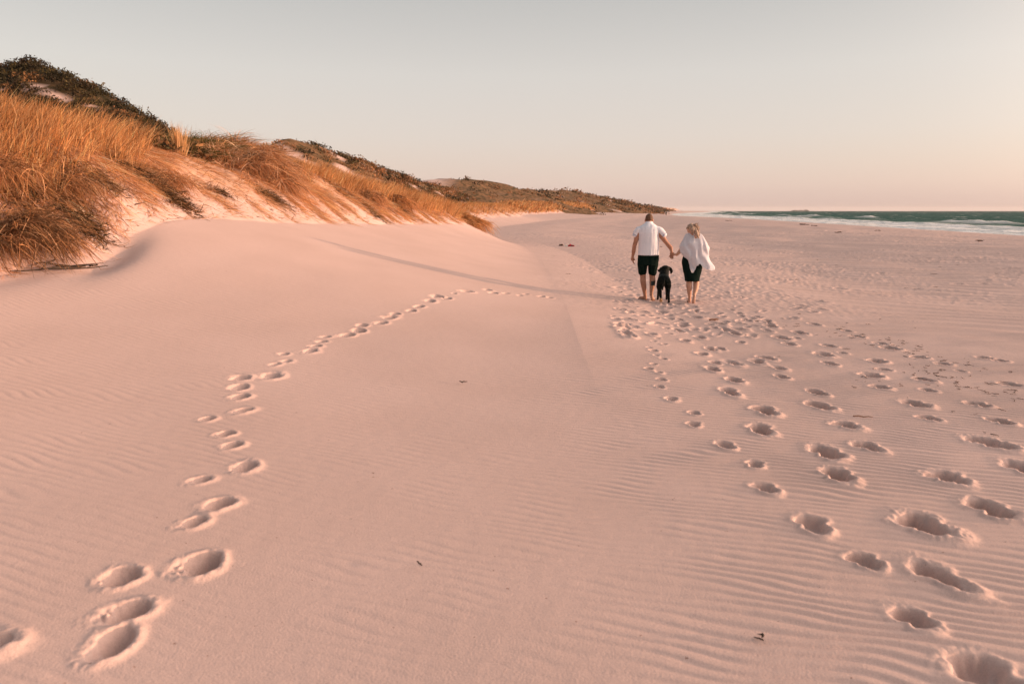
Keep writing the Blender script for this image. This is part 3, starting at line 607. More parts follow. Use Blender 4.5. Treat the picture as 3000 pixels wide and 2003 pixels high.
# ------------------------------------------------------------------ figures: lofts fused into one skin
def add_tube(bm, pts, rad, seg=14, ell=None):
    pts = [Vector(p) for p in pts]; rings = []
    n = len(pts)
    def tang(i):
        a = pts[max(i - 1, 0)]; b = pts[min(i + 1, n - 1)]; return (b - a).normalized()
    ref = Vector((0, 1, 0)) if abs(tang(0).y) < .8 else Vector((1, 0, 0))
    P_, R_ = [], []
    t0 = tang(0); t1 = tang(n - 1)
    rad = [r if isinstance(r, tuple) else (r, r) for r in rad]
    for k in (0, 1, 2):
        a = math.pi / 2 * (k / 3); s = math.sin(a + .12); c = math.cos(a)
        P_.append(pts[0] - t0 * min(rad[0]) * c * .9); R_.append((rad[0][0] * max(s, .08), rad[0][1] * max(s, .08)))
    P_ += pts; R_ += rad
    for k in (2, 1, 0):
        a = math.pi / 2 * (k / 3); s = math.sin(a + .12); c = math.cos(a)
        P_.append(pts[-1] + t1 * min(rad[-1]) * c * .9); R_.append((rad[-1][0] * max(s, .08), rad[-1][1] * max(s, .08)))
    m = len(P_)
    for i in range(m):
        t = (P_[min(i + 1, m - 1)] - P_[max(i - 1, 0)]).normalized()
        u = (ref.cross(t)); u = u.normalized() if u.length > 1e-4 else Vector((1, 0, 0)); w = t.cross(u).normalized()
        rings.append([bm.verts.new(P_[i] + u * math.cos(2 * math.pi * j / seg) * R_[i][0] + w * math.sin(2 * math.pi * j / seg) * R_[i][1]) for j in range(seg)])
    for a, b in zip(rings[:-1], rings[1:]):
        for j in range(seg): bm.faces.new((a[j], a[(j + 1) % seg], b[(j + 1) % seg], b[j]))
    bm.faces.new(rings[0][::-1]); bm.faces.new(rings[-1])
def add_rings(bm, rings, seg=24):       # rings: (cx, cy, z, rx, ry) bottom to top or reverse
    rr_ = []
    for (cx, cy, z, rx, ry) in rings:
        rr_.append([bm.verts.new((cx + rx * math.cos(2 * math.pi * j / seg), cy + ry * math.sin(2 * math.pi * j / seg), z)) for j in range(seg)])
    for a, b in zip(rr_[:-1], rr_[1:]):
        for j in range(seg): bm.faces.new((a[j], a[(j + 1) % seg], b[(j + 1) % seg], b[j]))
    bm.faces.new(rr_[0][::-1]); bm.faces.new(rr_[-1])
def add_ball(bm, c, r, seg=20):
    m = Matrix.Translation(c) @ Matrix.Diagonal((*r, 1)); bmesh.ops.create_uvsphere(bm, u_segments=seg, v_segments=seg // 2 + 2, radius=1, matrix=m)
def fuse(name, bm, mats, parent, voxel=0.008, smooth=4, disp=None, matfn=None):
    bmesh.ops.recalc_face_normals(bm, faces=bm.faces)
    me = bpy.data.meshes.new('tmp'); bm.to_mesh(me); bm.free()
    t = bpy.data.objects.new('tmp', me); COL.objects.link(t)
    md = t.modifiers.new('r', 'REMESH'); md.mode = 'VOXEL'; md.voxel_size = voxel; md.use_smooth_shade = True
    if smooth: sm = t.modifiers.new('s', 'SMOOTH'); sm.iterations = smooth; sm.factor = .5
    dg = bpy.context.evaluated_depsgraph_get(); ev = t.evaluated_get(dg)
    nm = bpy.data.meshes.new_from_object(ev, depsgraph=dg); nm.name = name
    bpy.data.objects.remove(t); bpy.data.meshes.remove(me)
    if disp:
        ns = [v.normal.copy() for v in nm.vertices]
        for v, nn in zip(nm.vertices, ns): v.co += nn * disp(v.co)
    nm.materials.clear()
    for m in mats: nm.materials.append(m)
    if matfn:
        for p in nm.polygons: p.material_index = matfn(p.center)
    for p in nm.polygons: p.use_smooth = True
    o = bpy.data.objects.new(name, nm); COL.objects.link(o); o.parent = parent; return o
def hand(bm, wrist, dirv, palmn, side, curl=.5, s=1.0):
    # palm, four unequal bent fingers and a thumb leaving the side of the palm
    d = Vector(dirv).normalized(); pn_ = Vector(palmn); pn_ = (pn_ - d * pn_.dot(d)).normalized(); sd = d.cross(pn_).normalized() * side
    w = Vector(wrist)
    add_tube(bm, [w, w + d * .045 * s, w + d * .085 * s], [(.024 * s, .018 * s), (.038 * s, .016 * s), (.040 * s, .014 * s)])
    for k, (o_, l) in enumerate(((-.030, .062), (-.010, .075), (.010, .079), (.029, .070))):
        b = w + d * .088 * s - sd * o_ * s * -1; p = [b]; dd = d.copy()
        for q in range(3):
            dd = (dd + pn_ * curl * (.45 + .15 * k / 3)).normalized(); p.append(p[-1] + dd * l * s * (.45, .32, .25)[q])
        add_tube(bm, p, [.0105 * s, .0098 * s, .009 * s, .008 * s], 8)
    b = w + d * .03 * s + sd * .03 * s
    add_tube(bm, [b, b + (d * .5 + sd * .6 + pn_ * .35).normalized() * .04 * s, b + (d * .5 + sd * .6 + pn_ * .35).normalized() * .04 * s + (d + pn_ * .5).normalized() * .032 * s], [.014 * s, .011 * s, .009 * s], 8)
def skinmat(name, c1, c2): return noisy(name, c1, c2, 14, .55, .15, 120, .35, bdist=.002)
M_SKIN = skinmat('tanned_skin', (.36, .17, .105), (.42, .21, .14))
M_SKINW = skinmat('fair_skin', (.48, .26, .18), (.54, .31, .22))
M_TAT = principled('tattoo_ink', (.03, .035, .03), .6)
M_SOLE = principled('sole_skin', (.50, .33, .26), .7)
M_WHITE = noisy('white_cotton', (.72, .73, .80), (.76, .77, .83), 30, .9, .25, 200, .1, bdist=.002)
M_TRIM = principled('shirt_trim', (.36, .40, .52), .85)
M_BLACK = noisy('black_cloth', (.003, .011, .009), (.005, .014, .011), 20, .9, .3, 90, .08, bdist=.004)
M_HAIRM = noisy('short_hair', (.07, .035, .02), (.16, .085, .05), 60, .7, .4, 160, .3)
M_HAIRW = noisy('blonde_hair', (.16, .12, .10), (.56, .38, .27), 38, .55, .4, 120, .4)
M_DOG = noisy('black_fur', (.002, .006, .005), (.007, .006, .005), 25, .6, .5, 140, .10, bdist=.006)
M_PAD = noisy('paw_pad', (.36, .20, .10), (.45, .28, .16), 30, .8)

def figure_man(root, HM):
    # ---- body
    bm = bmesh.new()
    add_ball(bm, (.0, .10, 1.70), (.078, .098, .105)); add_ball(bm, (0, .155, 1.655), (.055, .06, .065))      # skull tipped forward, jaw
    add_ball(bm, (0, .222, 1.685), (.014, .02, .022)); add_ball(bm, (-.03, .19, 1.715), (.014, .012, .011)); add_ball(bm, (.03, .19, 1.715), (.014, .012, .011)); add_ball(bm, (0, .20, 1.645), (.025, .014, .010))
    for s in (-1, 1): add_ball(bm, (s * .081, .085, 1.675), (.013, .022, .034))
    add_tube(bm, [(0, -.01, 1.50), (0, .03, 1.60), (0, .07, 1.66)], [.072, .062, .060])
    add_rings(bm, [(0, 0, .80, .15, .10), (0, 0, .90, .165, .115), (0, 0, 1.0, .16, .105), (0, 0, 1.12, .15, .1), (0, 0, 1.3, .17, .11), (0, 0, 1.44, .175, .1), (0, 0, 1.52, .13, .08), (0, 0, 1.58, .06, .05)])
    # left arm, hanging with a slight bend
    add_tube(bm, [(-.185, 0, 1.47), (-.235, -.005, 1.36), (-.265, -.01, 1.22), (-.285, .0, 1.14), (-.295, .02, 1.04), (-.312, .045, .935), (-.318, .05, .915)],
             [.06, .054, .046, .043, .044, .029, .026])
    hand(bm, (-.318, .052, .93), (.10, .05, -1), (.85, .2, 0), 1, .32, 1.05)
    # right arm, reaching down to the woman's hand
    add_tube(bm, [(.185, 0, 1.47), (.255, 0, 1.37), (.345, 0, 1.25), (.40, .0, 1.185), (.465, .0, 1.11), (HM[0] - .008, HM[1], HM[2] + .09), (HM[0], HM[1], HM[2] + .06)],
             [.06, .056, .048, .044, .045, .030, .027])
    hand(bm, (HM[0], HM[1], HM[2] + .065), (.06, 0, -1), (.1, -1, 0), -1, .75, 1.0)
    # legs: left planted with the toes out, right trailing with the heel up
    add_tube(bm, [(-.095, 0, .90), (-.10, .02, .72), (-.085, .03, .50), (-.078, .0, .40), (-.06, .0, .30), (-.030, .01, .13), (-.022, .015, .06)],
             [.095, .085, .060, .062, .055, .036, .037])
    add_tube(bm, [(-.018, .0, .035), (-.06, .06, .045), (-.115, .13, .026), (-.135, .155, .022)], [(.036, .033), (.036, .034), (.040, .022), (.034, .018)])
    for k in range(5): add_ball(bm, (-.165 + k * .017, .175 - abs(k - 3.2) * .006, .016), (.011, .02, .012), 8)
    add_tube(bm, [(.095, 0, .90), (.105, .05, .72), (.11, .06, .50), (.118, .01, .40), (.113, -.03, .30), (.103, -.08, .17), (.104, -.095, .13)],
             [.095, .085, .062, .064, .055, .037, .037])
    add_tube(bm, [(.104, -.115, .135), (.118, -.075, .07), (.14, -.03, .030), (.148, -.01, .022)], [(.034, .034), (.036, .030), (.042, .022), (.038, .018)])
    for k in range(5): add_ball(bm, (.115 + k * .017, .02 - abs(k - 1) * .005, .014), (.010, .018, .011), 8)
    def mf(c):
        if .23 < c.z < .52 and c.x > .02:
            if .325 < c.z < .415 and .085 < c.x < .165 and c.y < .05: return 1
        if c.x > .05 and c.z < .12 and c.y < -.02 - (c.z * .0) and c.z > .02 and c.y + c.z * .55 < -.015: return 2
        return 0
    fuse('body', bm, [M_SKIN, M_TAT, M_SOLE], root, .007, 3, None, mf)
    # ---- hair: close cropped cap
    bm = bmesh.new(); add_ball(bm, (0, .092, 1.712), (.082, .099, .103)); 
    bmesh.ops.bisect_plane(bm, geom=bm.verts[:] + bm.edges[:] + bm.faces[:], plane_co=(0, .09, 1.672), plane_no=(0, .42, -1), clear_outer=True)
    bmesh.ops.holes_fill(bm, edges=[e for e in bm.edges if e.is_boundary])
    fuse('hair', bm, [M_HAIRM], root, .006, 2, lambda c: .002 * mnoise.noise(c * 90))
    # ---- polo shirt
    bm = bmesh.new()
    add_rings(bm, [(.01, 0, .955, .212, .150), (.01, 0, .975, .222, .152), (.01, 0, 1.05, .216, .145), (.008, 0, 1.2, .212, .138), (.004, 0, 1.33, .216, .14), (0, 0, 1.42, .228, .138), (0, 0, 1.49, .225, .125),
                   (0, .0, 1.54, .200, .105), (0, .01, 1.58, .150, .09), (0, .02, 1.615, .095, .078), (0, .03, 1.635, .07, .068)])
    add_tube(bm, [(-.15, 0, 1.49), (-.205, 0, 1.475), (-.25, -.0, 1.43), (-.268, -.005, 1.375)], [.075, .074, .068, .064])
    add_tube(bm, [(.15, 0, 1.49), (.21, 0, 1.475), (.265, 0, 1.435), (.312, 0, 1.38)], [.075, .074, .070, .066])
    def sf(c):
        if c.x < -.2:
            s = (Vector((c.x, c.y, c.z)) - Vector((-.268, -.005, 1.365))).dot(Vector((-.42, 0, -.9)))
            if -.012 < s < .008: return 1
        if c.x > .23:
            s = (Vector((c.x, c.y, c.z)) - Vector((.312, 0, 1.375))).dot(Vector((.76, 0, -.65)))
            if -.012 < s < .008: return 1
        return 0
    def fold(c):
        w = .006 * mnoise.noise(Vector((c.x * 9, c.y * 5, c.z * 2.2 + 3))) + .004 * mnoise.noise(Vector((c.x * 26, c.y * 20, c.z * 6)))
        return w - .007 * math.exp(-((abs(c.x) - .19) / .03) ** 2) * math.exp(-((c.z - 1.33) / .08) ** 2)
    fuse('shirt', bm, [M_WHITE, M_TRIM], root, .007, 3, fold, sf)
    bm = bmesh.new(); add_rings(bm, [(0, .03, 1.61, .082, .080), (0, .035, 1.625, .080, .080), (0, .045, 1.652, .071, .072)])
    fuse('collar', bm, [M_WHITE], root, .006, 2)
    # ---- shorts
    bm = bmesh.new()
    add_rings(bm, [(.012, 0, .75, .205, .135), (.012, 0, .85, .222, .145), (.01, 0, .93, .218, .14), (.01, 0, .985, .208, .135)])
    add_tube(bm, [(-.10, 0, .84), (-.105, .01, .74), (-.103, .02, .66), (-.100, .025, .605)], [.11, .108, .096, .090])
    add_tube(bm, [(.115, 0, .84), (.120, .02, .74), (.115, .04, .66), (.113, .045, .60)], [.11, .108, .096, .088])
    fuse('shorts', bm, [M_BLACK], root, .008, 2, lambda c: .008 * mnoise.noise(Vector((c.x * 14, c.y * 10, c.z * 5))))

def figure_woman(root, HW):
    bm = bmesh.new()
    add_ball(bm, (-.055, .02, 1.575), (.070, .088, .10)); add_ball(bm, (-.085, .075, 1.53), (.05, .055, .055))
    add_ball(bm, (-.115, .125, 1.56), (.014, .016, .018)); add_ball(bm, (-.125, .075, 1.588), (.011, .011, .009)); add_ball(bm, (-.115, .105, 1.522), (.02, .012, .009))
    add_ball(bm, (-.125, .02, 1.565), (.012, .018, .028))
    add_tube(bm, [(-.01, -.01, 1.38), (-.03, .0, 1.45), (-.045, .02, 1.52)], [.058, .050, .048])
    add_rings(bm, [(.0, 0, .80, .14, .10), (0, 0, .90, .165, .115), (.0, 0, 1.0, .14, .095), (0, 0, 1.12, .125, .085), (0, 0, 1.28, .15, .1), (0, 0, 1.38, .155, .085), (0, 0, 1.44, .07, .055)])
    add_tube(bm, [(-.15, 0, 1.36), (-.21, .02, 1.24), (-.245, .02, 1.13), (-.28, .0, 1.075), (-.33, -.01, HW[2] + .012), (HW[0] + .07, HW[1], HW[2])], [.05, .045, .040, .038, .032, .023])
    hand(bm, (HW[0] + .075, HW[1], HW[2]), (-1, .0, -.08), (.05, -.25, -1), -1, .9, .88)
    add_tube(bm, [(.15, 0, 1.36), (.21, .02, 1.25), (.26, .04, 1.12), (.27, .14, 1.05), (.26, .23, 1.02)], [.05, .045, .040, .034, .024])
    hand(bm, (.26, .235, 1.02), (0, 1, -.3), (-1, 0, -.2), 1, .5, .88)
    add_tube(bm, [(-.07, 0, .88), (-.06, .03, .68), (-.045, .03, .50), (-.045, -.005, .38), (-.035, -.005, .29), (-.018, .01, .12), (-.016, .01, .07)], [.095, .085, .058, .060, .053, .033, .034])
    add_tube(bm, [(-.014, -.01, .04), (-.02, .07, .045), (-.035, .15, .024), (-.038, .18, .02)], [(.031, .030), (.031, .030), (.036, .02), (.03, .016)])
    for k in range(5): add_ball(bm, (-.066 + k * .014, .20 - abs(k - 3.2) * .005, .014), (.009, .017, .010), 8)
    add_tube(bm, [(.075, 0, .88), (.095, .07, .68), (.108, .07, .50), (.105, .0, .385), (.095, -.06, .30), (.072, -.13, .215), (.068, -.14, .19)], [.095, .085, .060, .062, .052, .034, .034])
    add_tube(bm, [(.066, -.155, .19), (.062, -.135, .11), (.06, -.10, .045), (.06, -.085, .025)], [(.030, .030), (.032, .026), (.038, .02), (.036, .018)])
    for k in range(5): add_ball(bm, (.034 + k * .014, -.062 - abs(k - 1) * .004, .013), (.009, .016, .010), 8)
    fuse('body', bm, [M_SKINW, M_SOLE], root, .007, 3, None, lambda c: 1 if (c.x > .03 and c.z < .19 and c.y < -.10 - 0 * c.z and c.y + .3 * c.z < -.095) else 0)
    # hair: cap, a tail blown to the right and loose strands
    bm = bmesh.new(); add_ball(bm, (-.053, .005, 1.588), (.074, .090, .094)); add_tube(bm, [(-.05, -.06, 1.60), (-.03, -.09, 1.54), (-.03, -.085, 1.49)], [.06, .05, .028])
    add_tube(bm, [(0.0, -.05, 1.58), (.035, -.09, 1.52), (.065, -.11, 1.45), (.10, -.12, 1.38)], [.05, .045, .036, .012])
    add_tube(bm, [(-.10, .0, 1.62), (-.135, -.03, 1.585), (-.16, -.04, 1.565)], [.04, .026, .008])
    add_tube(bm, [(0.0, .0, 1.62), (.05, -.02, 1.60), (.09, -.03, 1.585), (.12, -.03, 1.60)], [.045, .034, .02, .006])
    add_tube(bm, [(.02, -.02, 1.56), (.07, -.06, 1.54), (.10, -.07, 1.49), (.115, -.08, 1.42)], [.03, .028, .02, .006])
    rnd = random.Random(5)
    for k in range(26):
        b = Vector((rnd.uniform(-.02, .04), rnd.uniform(-.09, .02), rnd.uniform(1.52, 1.66))); d = Vector((rnd.uniform(.5, 1), rnd.uniform(-.4, .3), rnd.uniform(-.6, .5))).normalized(); l = rnd.uniform(.05, .12)
        add_tube(bm, [b, b + d * l * .5 + Vector((0, 0, .008)), b + d * l + Vector((0, 0, -.02))], [.012, .008, .004], 6)
    fuse('hair', bm, [M_HAIRW], root, .005, 1, lambda c: .006 * mnoise.noise(Vector((c.x * 55 + c.z * 30, c.y * 40, c.z * 10))))
    # skirt
    bm = bmesh.new()
    zs = [(.465, -.135, .165), (.50, -.140, .170), (.56, -.155, .18), (.65, -.175, .20), (.74, -.192, .215), (.83, -.212, .21), (.90, -.215, .195), (.97, -.20, .17), (1.02, -.18, .15)]
    add_rings(bm, [((a + b) / 2, .02 + .0 * z, z, (b - a) / 2, .13 + .02 * math.sin((z - .45) * 5)) for z, a, b in zs])
    fuse('skirt', bm, [M_BLACK], root, .008, 3, lambda c: .009 * mnoise.noise(Vector((c.x * 12, c.y * 8, c.z * 6))))
    # blouse: one billowing sheet, wind from the left
    XLz = [(1.49, -.055), (1.455, -.17), (1.345, -.217), (1.20, -.284), (1.075, -.262), (.995, -.195), (.925, -.125), (.80, -.09), (.66, -.06), (.5, -.05)][::-1]
    XRz = [(1.49, .07), (1.455, .165), (1.40, .21), (1.285, .278), (1.165, .344), (1.10, .326), (.985, .332), (.90, .37), (.80, .45), (.74, .47), (.69, .44), (.5, .42)][::-1]
    hem = [(0, .72), (.10, .655), (.18, .665), (.24, .72), (.30, .79), (.42, .83), (.50, .85), (.54, .775), (.62, .75), (.75, .735), (.88, .71), (.95, .705), (1, .76)]
    def ip(t, v): return float(np.interp(v, [p[0] for p in t], [p[1] for p in t]))
    nS, nT = 64, 56; V = []
    for side in (0, 1):
        for i in range(nS + 1):
            s = i / nS
            s2 = .5 - .5 * math.cos(math.pi * s)
            hz = ip(hem, s2) if side == 0 else .80
            hz += .006 * math.sin(s * 70)
            top = 1.495 - .03 * abs(s2 - .5)
            for j in range(nT + 1):
                t = j / nT; z = top + (hz - top) * t
                xl, xr = ip(XLz, z), ip(XRz, z); x = xl + (xr - xl) * s2
                dep = (.03 + .115 * min(1, t * 3.2) + .055 * t) * math.sin(math.pi * s) ** .6
                if side == 0:
                    ridge = (x * 1.0 - (1.5 - z) * .33)
                    fo = .013 * math.sin(ridge * 42 + 4.5 * mnoise.noise(Vector((x * 5, z * 3, 1)))) * min(1, t * 2.2) + .034 * mnoise.noise(Vector((x * 7 - z * 3, z * 3.5, 5))) * t
                    yy_ = -dep - fo * math.sin(math.pi * s) ** .4 * 1.2
                    yy_ += -.05 * max(0, x - .15) * 2 * t
                else: yy_ = dep * .9 + .01 * math.sin(x * 40)
                V.append((x, yy_ + .01, z))
    F = []; k0 = (nS + 1) * (nT + 1)
    for side in (0, 1):
        for i in range(nS):
            for j in range(nT):
                a = side * k0 + i * (nT + 1) + j; q4 = (a, a + 1, a + nT + 2, a + nT + 1); F.append(q4 if side else q4[::-1])
    o = mesh_np('blouse', np.array(V), np.array(F), M_BLOUSE, True, root)
    return o
M_BLOUSE = noisy('white_gauze', (.74, .75, .83), (.78, .79, .86), 20, .9, .2, 150, .1, bdist=.002)
_n = M_BLOUSE.node_tree; _t = _n.nodes.new('ShaderNodeBsdfTranslucent'); _t.inputs['Color'].default_value = (.78, .76, .78, 1); _m = _n.nodes.new('ShaderNodeMixShader'); _m.inputs[0].default_value = .3
_n.links.new(_n.nodes['Principled BSDF'].outputs[0], _m.inputs[1]); _n.links.new(_t.outputs[0], _m.inputs[2]); _n.links.new(_m.outputs[0], _n.nodes['Material Output'].inputs['Surface'])

def figure_dog(root):
    bm = bmesh.new()
    # trunk along y: broad rump, tucked belly, deep chest
    def ringy(bm, L_, seg=22):
        rr_ = []
        for (cx, y, cz, rx, rz) in L_: rr_.append([bm.verts.new((cx + rx * math.cos(2 * math.pi * j / seg), y, cz + rz * math.sin(2 * math.pi * j / seg))) for j in range(seg)])
        for a, b in zip(rr_[:-1], rr_[1:]):
            for j in range(seg): bm.faces.new((a[j], a[(j + 1) % seg], b[(j + 1) % seg], b[j]))
        bm.faces.new(rr_[0][::-1]); bm.faces.new(rr_[-1])
    ringy(bm, [(0, -.04, .53, .05, .05), (0, -.01, .535, .115, .105), (0, .06, .53, .148, .135), (0, .18, .53, .135, .12), (0, .30, .53, .135, .125), (-.01, .44, .51, .14, .15), (-.01, .56, .52, .13, .15), (-.01, .64, .55, .09, .11), (-.01, .68, .56, .04, .05)])
    add_tube(bm, [(-.01, .54, .58), (0.0, .60, .66), (.015, .65, .73)], [.125, .11, .10])
    add_ball(bm, (.02, .66, .755), (.112, .11, .092)); add_ball(bm, (-.045, .68, .735), (.085, .075, .07))
    add_tube(bm, [(-.06, .68, .725), (-.105, .69, .715), (-.135, .70, .712)], [(.045, .045), (.034, .034), (.030, .028)])
    add_ball(bm, (-.155, .70, .722), (.013, .016, .013), 10)
    add_tube(bm, [(-.06, .68, .69), (-.11, .69, .668)], [.022, .014])
    # right hind leg: stifle forward, hock back, paw down
    add_tube(bm, [(.075, .05, .50), (.095, .10, .38), (.105, .08, .30), (.112, -.03, .215), (.125, -.01, .10), (.130, .01, .035)], [.088, .078, .052, .034, .028, .027])
    add_tube(bm, [(.130, .0, .025), (.132, .05, .022)], [(.032, .024), (.034, .02)])
    # left hind leg: lifted, pad showing
    add_tube(bm, [(-.075, .05, .50), (-.095, .09, .37), (-.09, .06, .29), (-.068, -.05, .225), (-.062, -.02, .15), (-.055, -.03, .12)], [.088, .078, .050, .033, .029, .027])
    # fore legs
    add_tube(bm, [(-.09, .54, .46), (-.10, .53, .33), (-.118, .52, .20), (-.125, .50, .08), (-.127, .50, .03)], [.062, .044, .033, .027, .027])
    add_tube(bm, [(-.128, .49, .024), (-.130, .54, .022)], [(.032, .022), (.034, .02)])
    add_tube(bm, [(.07, .54, .46), (.072, .56, .33), (.076, .57, .20), (.078, .58, .08), (.078, .58, .03)], [.062, .044, .033, .027, .027])
    add_tube(bm, [(.078, .58, .024), (.078, .63, .022)], [(.032, .022), (.034, .02)])
    for (cx, cy) in ((.132, .07), (-.13, .565), (.078, .65)):
        for k in range(4): add_ball(bm, (cx - .021 + .014 * k, cy, .015), (.009, .014, .012), 8)
    add_tube(bm, [(0, -.035, .575), (-.005, -.07, .54), (-.012, -.085, .46), (-.018, -.08, .38), (-.022, -.07, .31)], [.030, .026, .022, .017, .009])
    fuse('body', bm, [M_DOG], root, .007, 3, lambda c: .0025 * mnoise.noise(Vector((c.x * 60, c.y * 40, c.z * 22))))
    for (pts, rad) in (([(.105, .65, .80), (.148, .64, .76), (.166, .64, .70), (.158, .645, .645)], [(.022, .016), (.034, .014), (.036, .012), (.018, .009)]),
                       ([(-.03, .60, .81), (-.04, .575, .77), (-.04, .565, .71), (-.035, .57, .665)], [(.022, .016), (.036, .013), (.036, .012), (.018, .009)])):
        bm = bmesh.new(); add_tube(bm, pts, rad); fuse('ear', bm, [M_DOG], root, .006, 1)
    bm = bmesh.new(); add_ball(bm, (-.052, -.055, .085), (.034, .020, .040)); 
    for k in range(4): add_ball(bm, (-.052 - .027 + .018 * k, -.045, .045 + (.0 if k in (0, 3) else -.010)), (.011, .014, .017), 8)
    fuse('paw', bm, [M_PAD], root, .005, 1)

def place(u, v):
    x, y, z = hit(u, v); return (x, y, z)
mx, my, mz = place(1893, 879)
def at_depth(u, v, Y):
    a = ray(u, v)[0]; x = a * Y; return x, Y, float(H(np.array([x]), np.array([Y]))[0])
TURN = -R(11)
HANDS = Vector(P(1967, 745, my - .12))                      # where the two hands meet
def local(root):
    return tuple((Matrix.Rotation(-TURN, 3, 'Z') @ (HANDS - Vector(root.location))) / root.scale[0])
man = empty('person', (mx, my, mz), TURN); figure_man(man, local(man))
tag(man, 'man in white polo shirt and black shorts walking barefoot, holding the woman\'s hand', 'person', 'couple walking with the dog')
wx_, wy_, wz_ = at_depth(2022, 891, my - .42)
woman = empty('person', (wx_, wy_, wz_), TURN); woman.scale = (.965, .965, .965); figure_woman(woman, local(woman))
tag(woman, 'blonde woman in billowing white blouse and black skirt walking barefoot beside the dog', 'person', 'couple walking with the dog')
dx_, dy_, dz_ = at_depth(1942.5, 889, my - .42)
dog = empty('dog', (dx_, dy_, dz_), -R(12.5)); figure_dog(dog); dog.scale = (.89, .93, .86)
tag(dog, 'black dog walking between the couple with its head turned left', 'dog')
print('man', mx, my, mz, 'woman', wx_, wy_, wz_, 'dog', dx_, dy_, dz_, local(man), local(woman))

# ------------------------------------------------------------------ far walker and vehicle
def far_person():
    a, b = ray(1951.5, 630); Y_ = 350; x = a * Y_; z = CZ + b * Y_
    z = max(float(H(np.array([x]), np.array([Y_]))[0]), -1.5)
    r = empty('person', (x, Y_, z)); bm = bmesh.new()
    add_ball(bm, (0, 0, 1.66), (.085, .1, .115)); add_tube(bm, [(0, 0, 1.45), (0, 0, 1.58)], [.06, .055])
    for s in (-1, 1):
        add_tube(bm, [(s * .2, 0, 1.42), (s * .27, .03, 1.15), (s * .28, -.03, .88)], [.055, .045, .035]); add_ball(bm, (s * .28, -.03, .82), (.03, .045, .07), 10)
        add_tube(bm, [(s * .1, 0, .9), (s * .11, s * .1, .48), (s * .11, s * .05, .08)], [.095, .065, .045]); add_tube(bm, [(s * .11, s * .05, .04), (s * .12, s * .05 + .14, .03)], [.045, .035])
    add_rings(bm, [(0, 0, .85, .15, .11), (0, 0, 1.1, .15, .11), (0, 0, 1.4, .2, .12), (0, 0, 1.5, .08, .07)])
    fuse('body', bm, [M_SKIN], r, .02, 2)
    bm = bmesh.new(); add_rings(bm, [(0, 0, .80, .20, .15), (0, 0, 1.1, .20, .15), (0, 0, 1.4, .24, .15), (0, 0, 1.5, .12, .1)])
    for s in (-1, 1): add_tube(bm, [(s * .2, 0, 1.42), (s * .27, .03, 1.15), (s * .28, -.03, .92)], [.08, .07, .055])
    fuse('jacket', bm, [M_BLACK], r, .02, 2)
    bm = bmesh.new()
    for s in (-1, 1): add_tube(bm, [(s * .1, 0, .88), (s * .11, s * .1, .48), (s * .11, s * .05, .14)], [.12, .09, .07])
    fuse('trousers', bm, [M_BLACK], r, .02, 2)
    tag(r, 'tiny distant figure in dark clothes standing at the water\'s edge', 'person')
far_person()
def box_part(name, size, loc, mat, parent, bev=.05):
    bm = bmesh.new(); bmesh.ops.create_cube(bm, size=1, matrix=Matrix.Translation(loc) @ Matrix.Diagonal((*size, 1)))
    bmesh.ops.bevel(bm, geom=bm.edges[:], offset=bev, segments=2, affect='EDGES')
    me = bpy.data.meshes.new(name); bm.to_mesh(me); bm.free(); me.materials.append(mat); o = bpy.data.objects.new(name, me); COL.objects.link(o); o.parent = parent; return o
def vehicle():
    Y_ = 1050; a, b = ray(1957, 617); x = a * Y_; z = float(H(np.array([x]), np.array([Y_]))[0])
    r = empty('off_road_vehicle', (x, Y_, z)); md = principled('dark_paint', (.05, .05, .05), .4); mg = principled('window_glass', (.02, .03, .03), .15); mt = principled('tyre_rubber', (.02, .02, .02), .9)
    box_part('body', (1.9, 4.4, .75), (0, 0, .85), md, r, .1); box_part('cabin', (1.7, 2.8, .65), (0, -.4, 1.55), md, r, .15); box_part('rear_window', (1.4, .06, .4), (0, -1.79, 1.6), mg, r, .02)
    w0 = None
    for sx_ in (-1, 1):
        for sy_ in (-1, 1):
            bm = bmesh.new(); bmesh.ops.create_cone(bm, cap_ends=True, segments=20, radius1=.4, radius2=.4, depth=.28, matrix=Matrix.Translation((sx_ * .85, sy_ * 1.4, .4)) @ Matrix.Rotation(R(90), 4, 'Y'))
            me = bpy.data.meshes.new('wheel'); bm.to_mesh(me); bm.free(); me.materials.append(mt); o = bpy.data.objects.new('wheel', me); COL.objects.link(o); o.parent = r
    tag(r, 'tiny dark off-road vehicle far down the beach above the distant walker', 'vehicle')
vehicle()

# ------------------------------------------------------------------ island on the horizon
Y_ = 5000; a0, b0 = ray(2322, 616); a1, b1 = ray(2366, 616)
xx = np.linspace(a0 * Y_, a1 * Y_, 90); s = np.linspace(0, 1, 90)
hh = np.interp(s, [0, .04, .1, .30, .33, .37, .42, .45, .5, .58, .64, .68, .72, .78, .84, .9, .95, 1], [0, 7, 10, 10, 3, 8, 3, 2, 9, 11, 4, 8, 3, 9, 11, 14, 12, 0]) + RNG.normal(0, .5, 90)
yy = np.linspace(-40, 40, 15); XX, YY = np.meshgrid(xx, yy); ZZ = -1.6 + hh[None, :] * 0.8 * np.sqrt(np.clip(1 - (YY / 41) ** 2, 0, 1))
o = mesh_np('island', np.stack([XX.ravel(), (YY + Y_).ravel(), ZZ.ravel()], -1), grid_faces(15, 90), noisy('island_rock', (.10, .075, .06), (.16, .12, .09), .02, .9), True)
tag(o, 'faint low island with uneven humps on the sea horizon', 'island')

